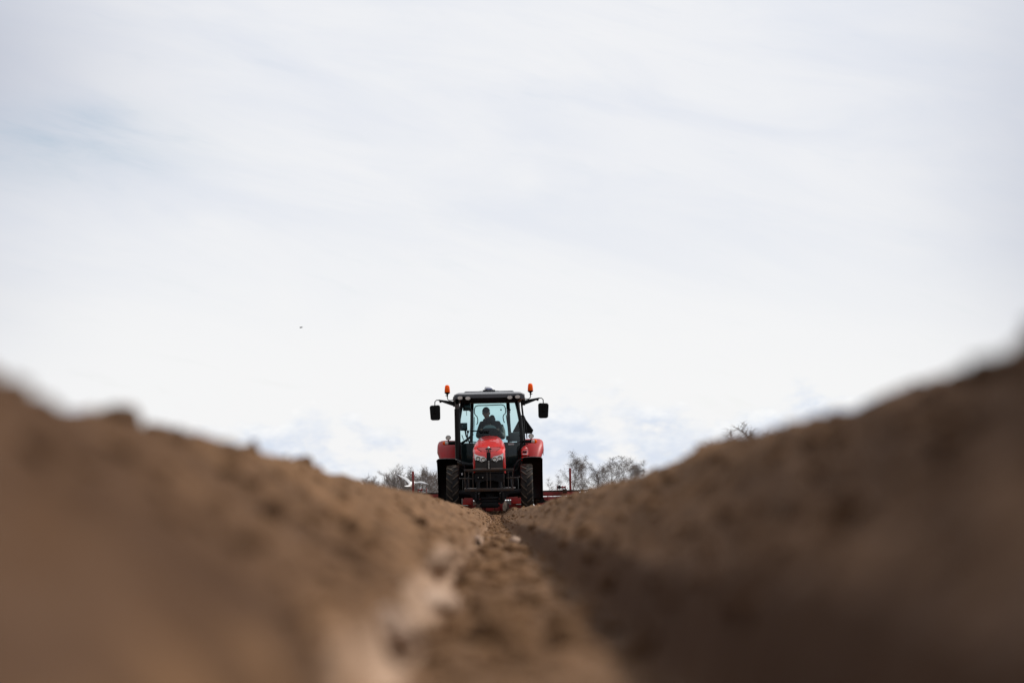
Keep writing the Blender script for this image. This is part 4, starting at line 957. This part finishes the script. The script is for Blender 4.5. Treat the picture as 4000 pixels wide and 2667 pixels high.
def put(kind, px, top_py, Y, rz, wsc, label, group, cat='tree'):
    loc = tloc(px, Y); h = (2015-top_py)/9444*Y; sc = (h/10*wsc, h/10)
    if kind not in protos: protos[kind] = kinds[kind](); place(protos[kind], loc, rz, sc, label, group, cat)
    else: dup(protos[kind], loc, rz, sc, label, group, cat)
LG = 'bare trees beyond the field, left of the tractor'; RG = 'bare birches beyond the field, right of the tractor'
put('oak', 1528, 1812, 380, .4, 1.15, 'bare spreading tree with open forked branches, left of the end post', LG)
put('birch', 1592, 1822, 390, 1.0, .95, 'bare fine-twigged tree right behind the gull', LG)
put('oak2', 1462, 1858, 400, 2.2, 1.2, 'low bare bushy tree half sunk behind the ridge, next to the spreading tree', LG)
put('thin', 1412, 1853, 430, 1.1, 1.2, 'leftmost bare treetop showing above the left ridge', LG)
put('oak2', 1655, 1838, 410, 4.0, 1.25, 'dense grey-brown bare tree between the end post and the mudguard', LG)
put('birch2', 1695, 1835, 400, 2.0, 1.0, 'bare tree touching the left mudguard of the tractor', LG)
put('oak2', 1560, 1850, 430, 5.1, 1.3, 'dense bare tree in the gap behind the two tallest trees on the left', LG)
put('oak', 1625, 1868, 440, 2.6, 1.3, 'low bare tree far behind the gull, lowest of the left row', LG)
put('birch', 2232, 1762, 360, .2, 1.1, 'tall bare birch directly behind the right end post', RG)
put('birch', 2282, 1778, 365, 3.0, .95, 'tall bare birch just right of the right end post', RG)
put('birch2', 2385, 1786, 370, 1.2, .95, 'bare weeping birch with dark hanging twigs, left one of the clump on the right', RG)
put('birch2', 2440, 1779, 372, 4.4, .95, 'bare weeping birch in the middle of the clump on the right, the tallest there', RG)
put('birch', 2500, 1797, 375, 2.5, 1.05, 'bare birch at the far right of the clump, half behind the ridge', RG)
put('birch2', 2340, 1806, 378, 5.4, 1.0, 'low bare weeping birch joining the tall birches to the clump on the right', RG)
put('birch', 2470, 1788, 381, 6.0, 1.0, 'bare birch filling the back of the clump on the right, behind its hanging twigs', RG)
put('thin', 2322, 1830, 380, .9, 1.3, 'thin pale tree in the gap between the tall birches and the clump', RG)
put('thin', 2152, 1862, 390, 2.9, .8, 'small sapling standing between the tractor and the tall birches', RG, 'sapling')
put('thin', 2190, 1850, 385, 4.9, .9, 'slim sapling left of the tall birch behind the post', RG, 'sapling')
for k, (px, tp) in enumerate(((2890, 1694), (2940, 1668), (3000, 1652))):
    put('oak', px, tp, 210+6*k, 1.3*k+.5, 1.7, ['bare treetop peeping over the right ridge, lowest and leftmost of three', 'bare treetop peeping over the right ridge, middle of three', 'bare treetop peeping over the right ridge, rightmost of three'][k], 'treetops over the right ridge')
# tangled hedge along the far edge, behind the left trees
hg = MB(); rg = random.Random(3)
for i in range(5500):
    px = rg.uniform(1425, 1780); Y = 432+rg.uniform(-6, 8); x = (px-1935)/9444*Y; h0 = rg.uniform(0, 1)
    top = 5.6+1.0*math.sin(px*.05)+.7*math.sin(px*.13) + 1.2*min(1, (px-1450)/200); z0 = top*h0**.8
    d = Vector((rg.uniform(-.6, .6), rg.uniform(-.4, .4), rg.uniform(.5, 1.4)))
    p = Vector((x, Y, z0)); hg.tube([p, p+d*.6, p+d*1.1+Vector((rg.uniform(-.3, .3), 0, .1))], [.024, .018, .010], 3, cap=False)
tag(hg.build('hedge', TWIG, smooth=0, recalc=False), 'low tangled bare brushwood along the far edge of the field', 'hedge', kind='stuff')
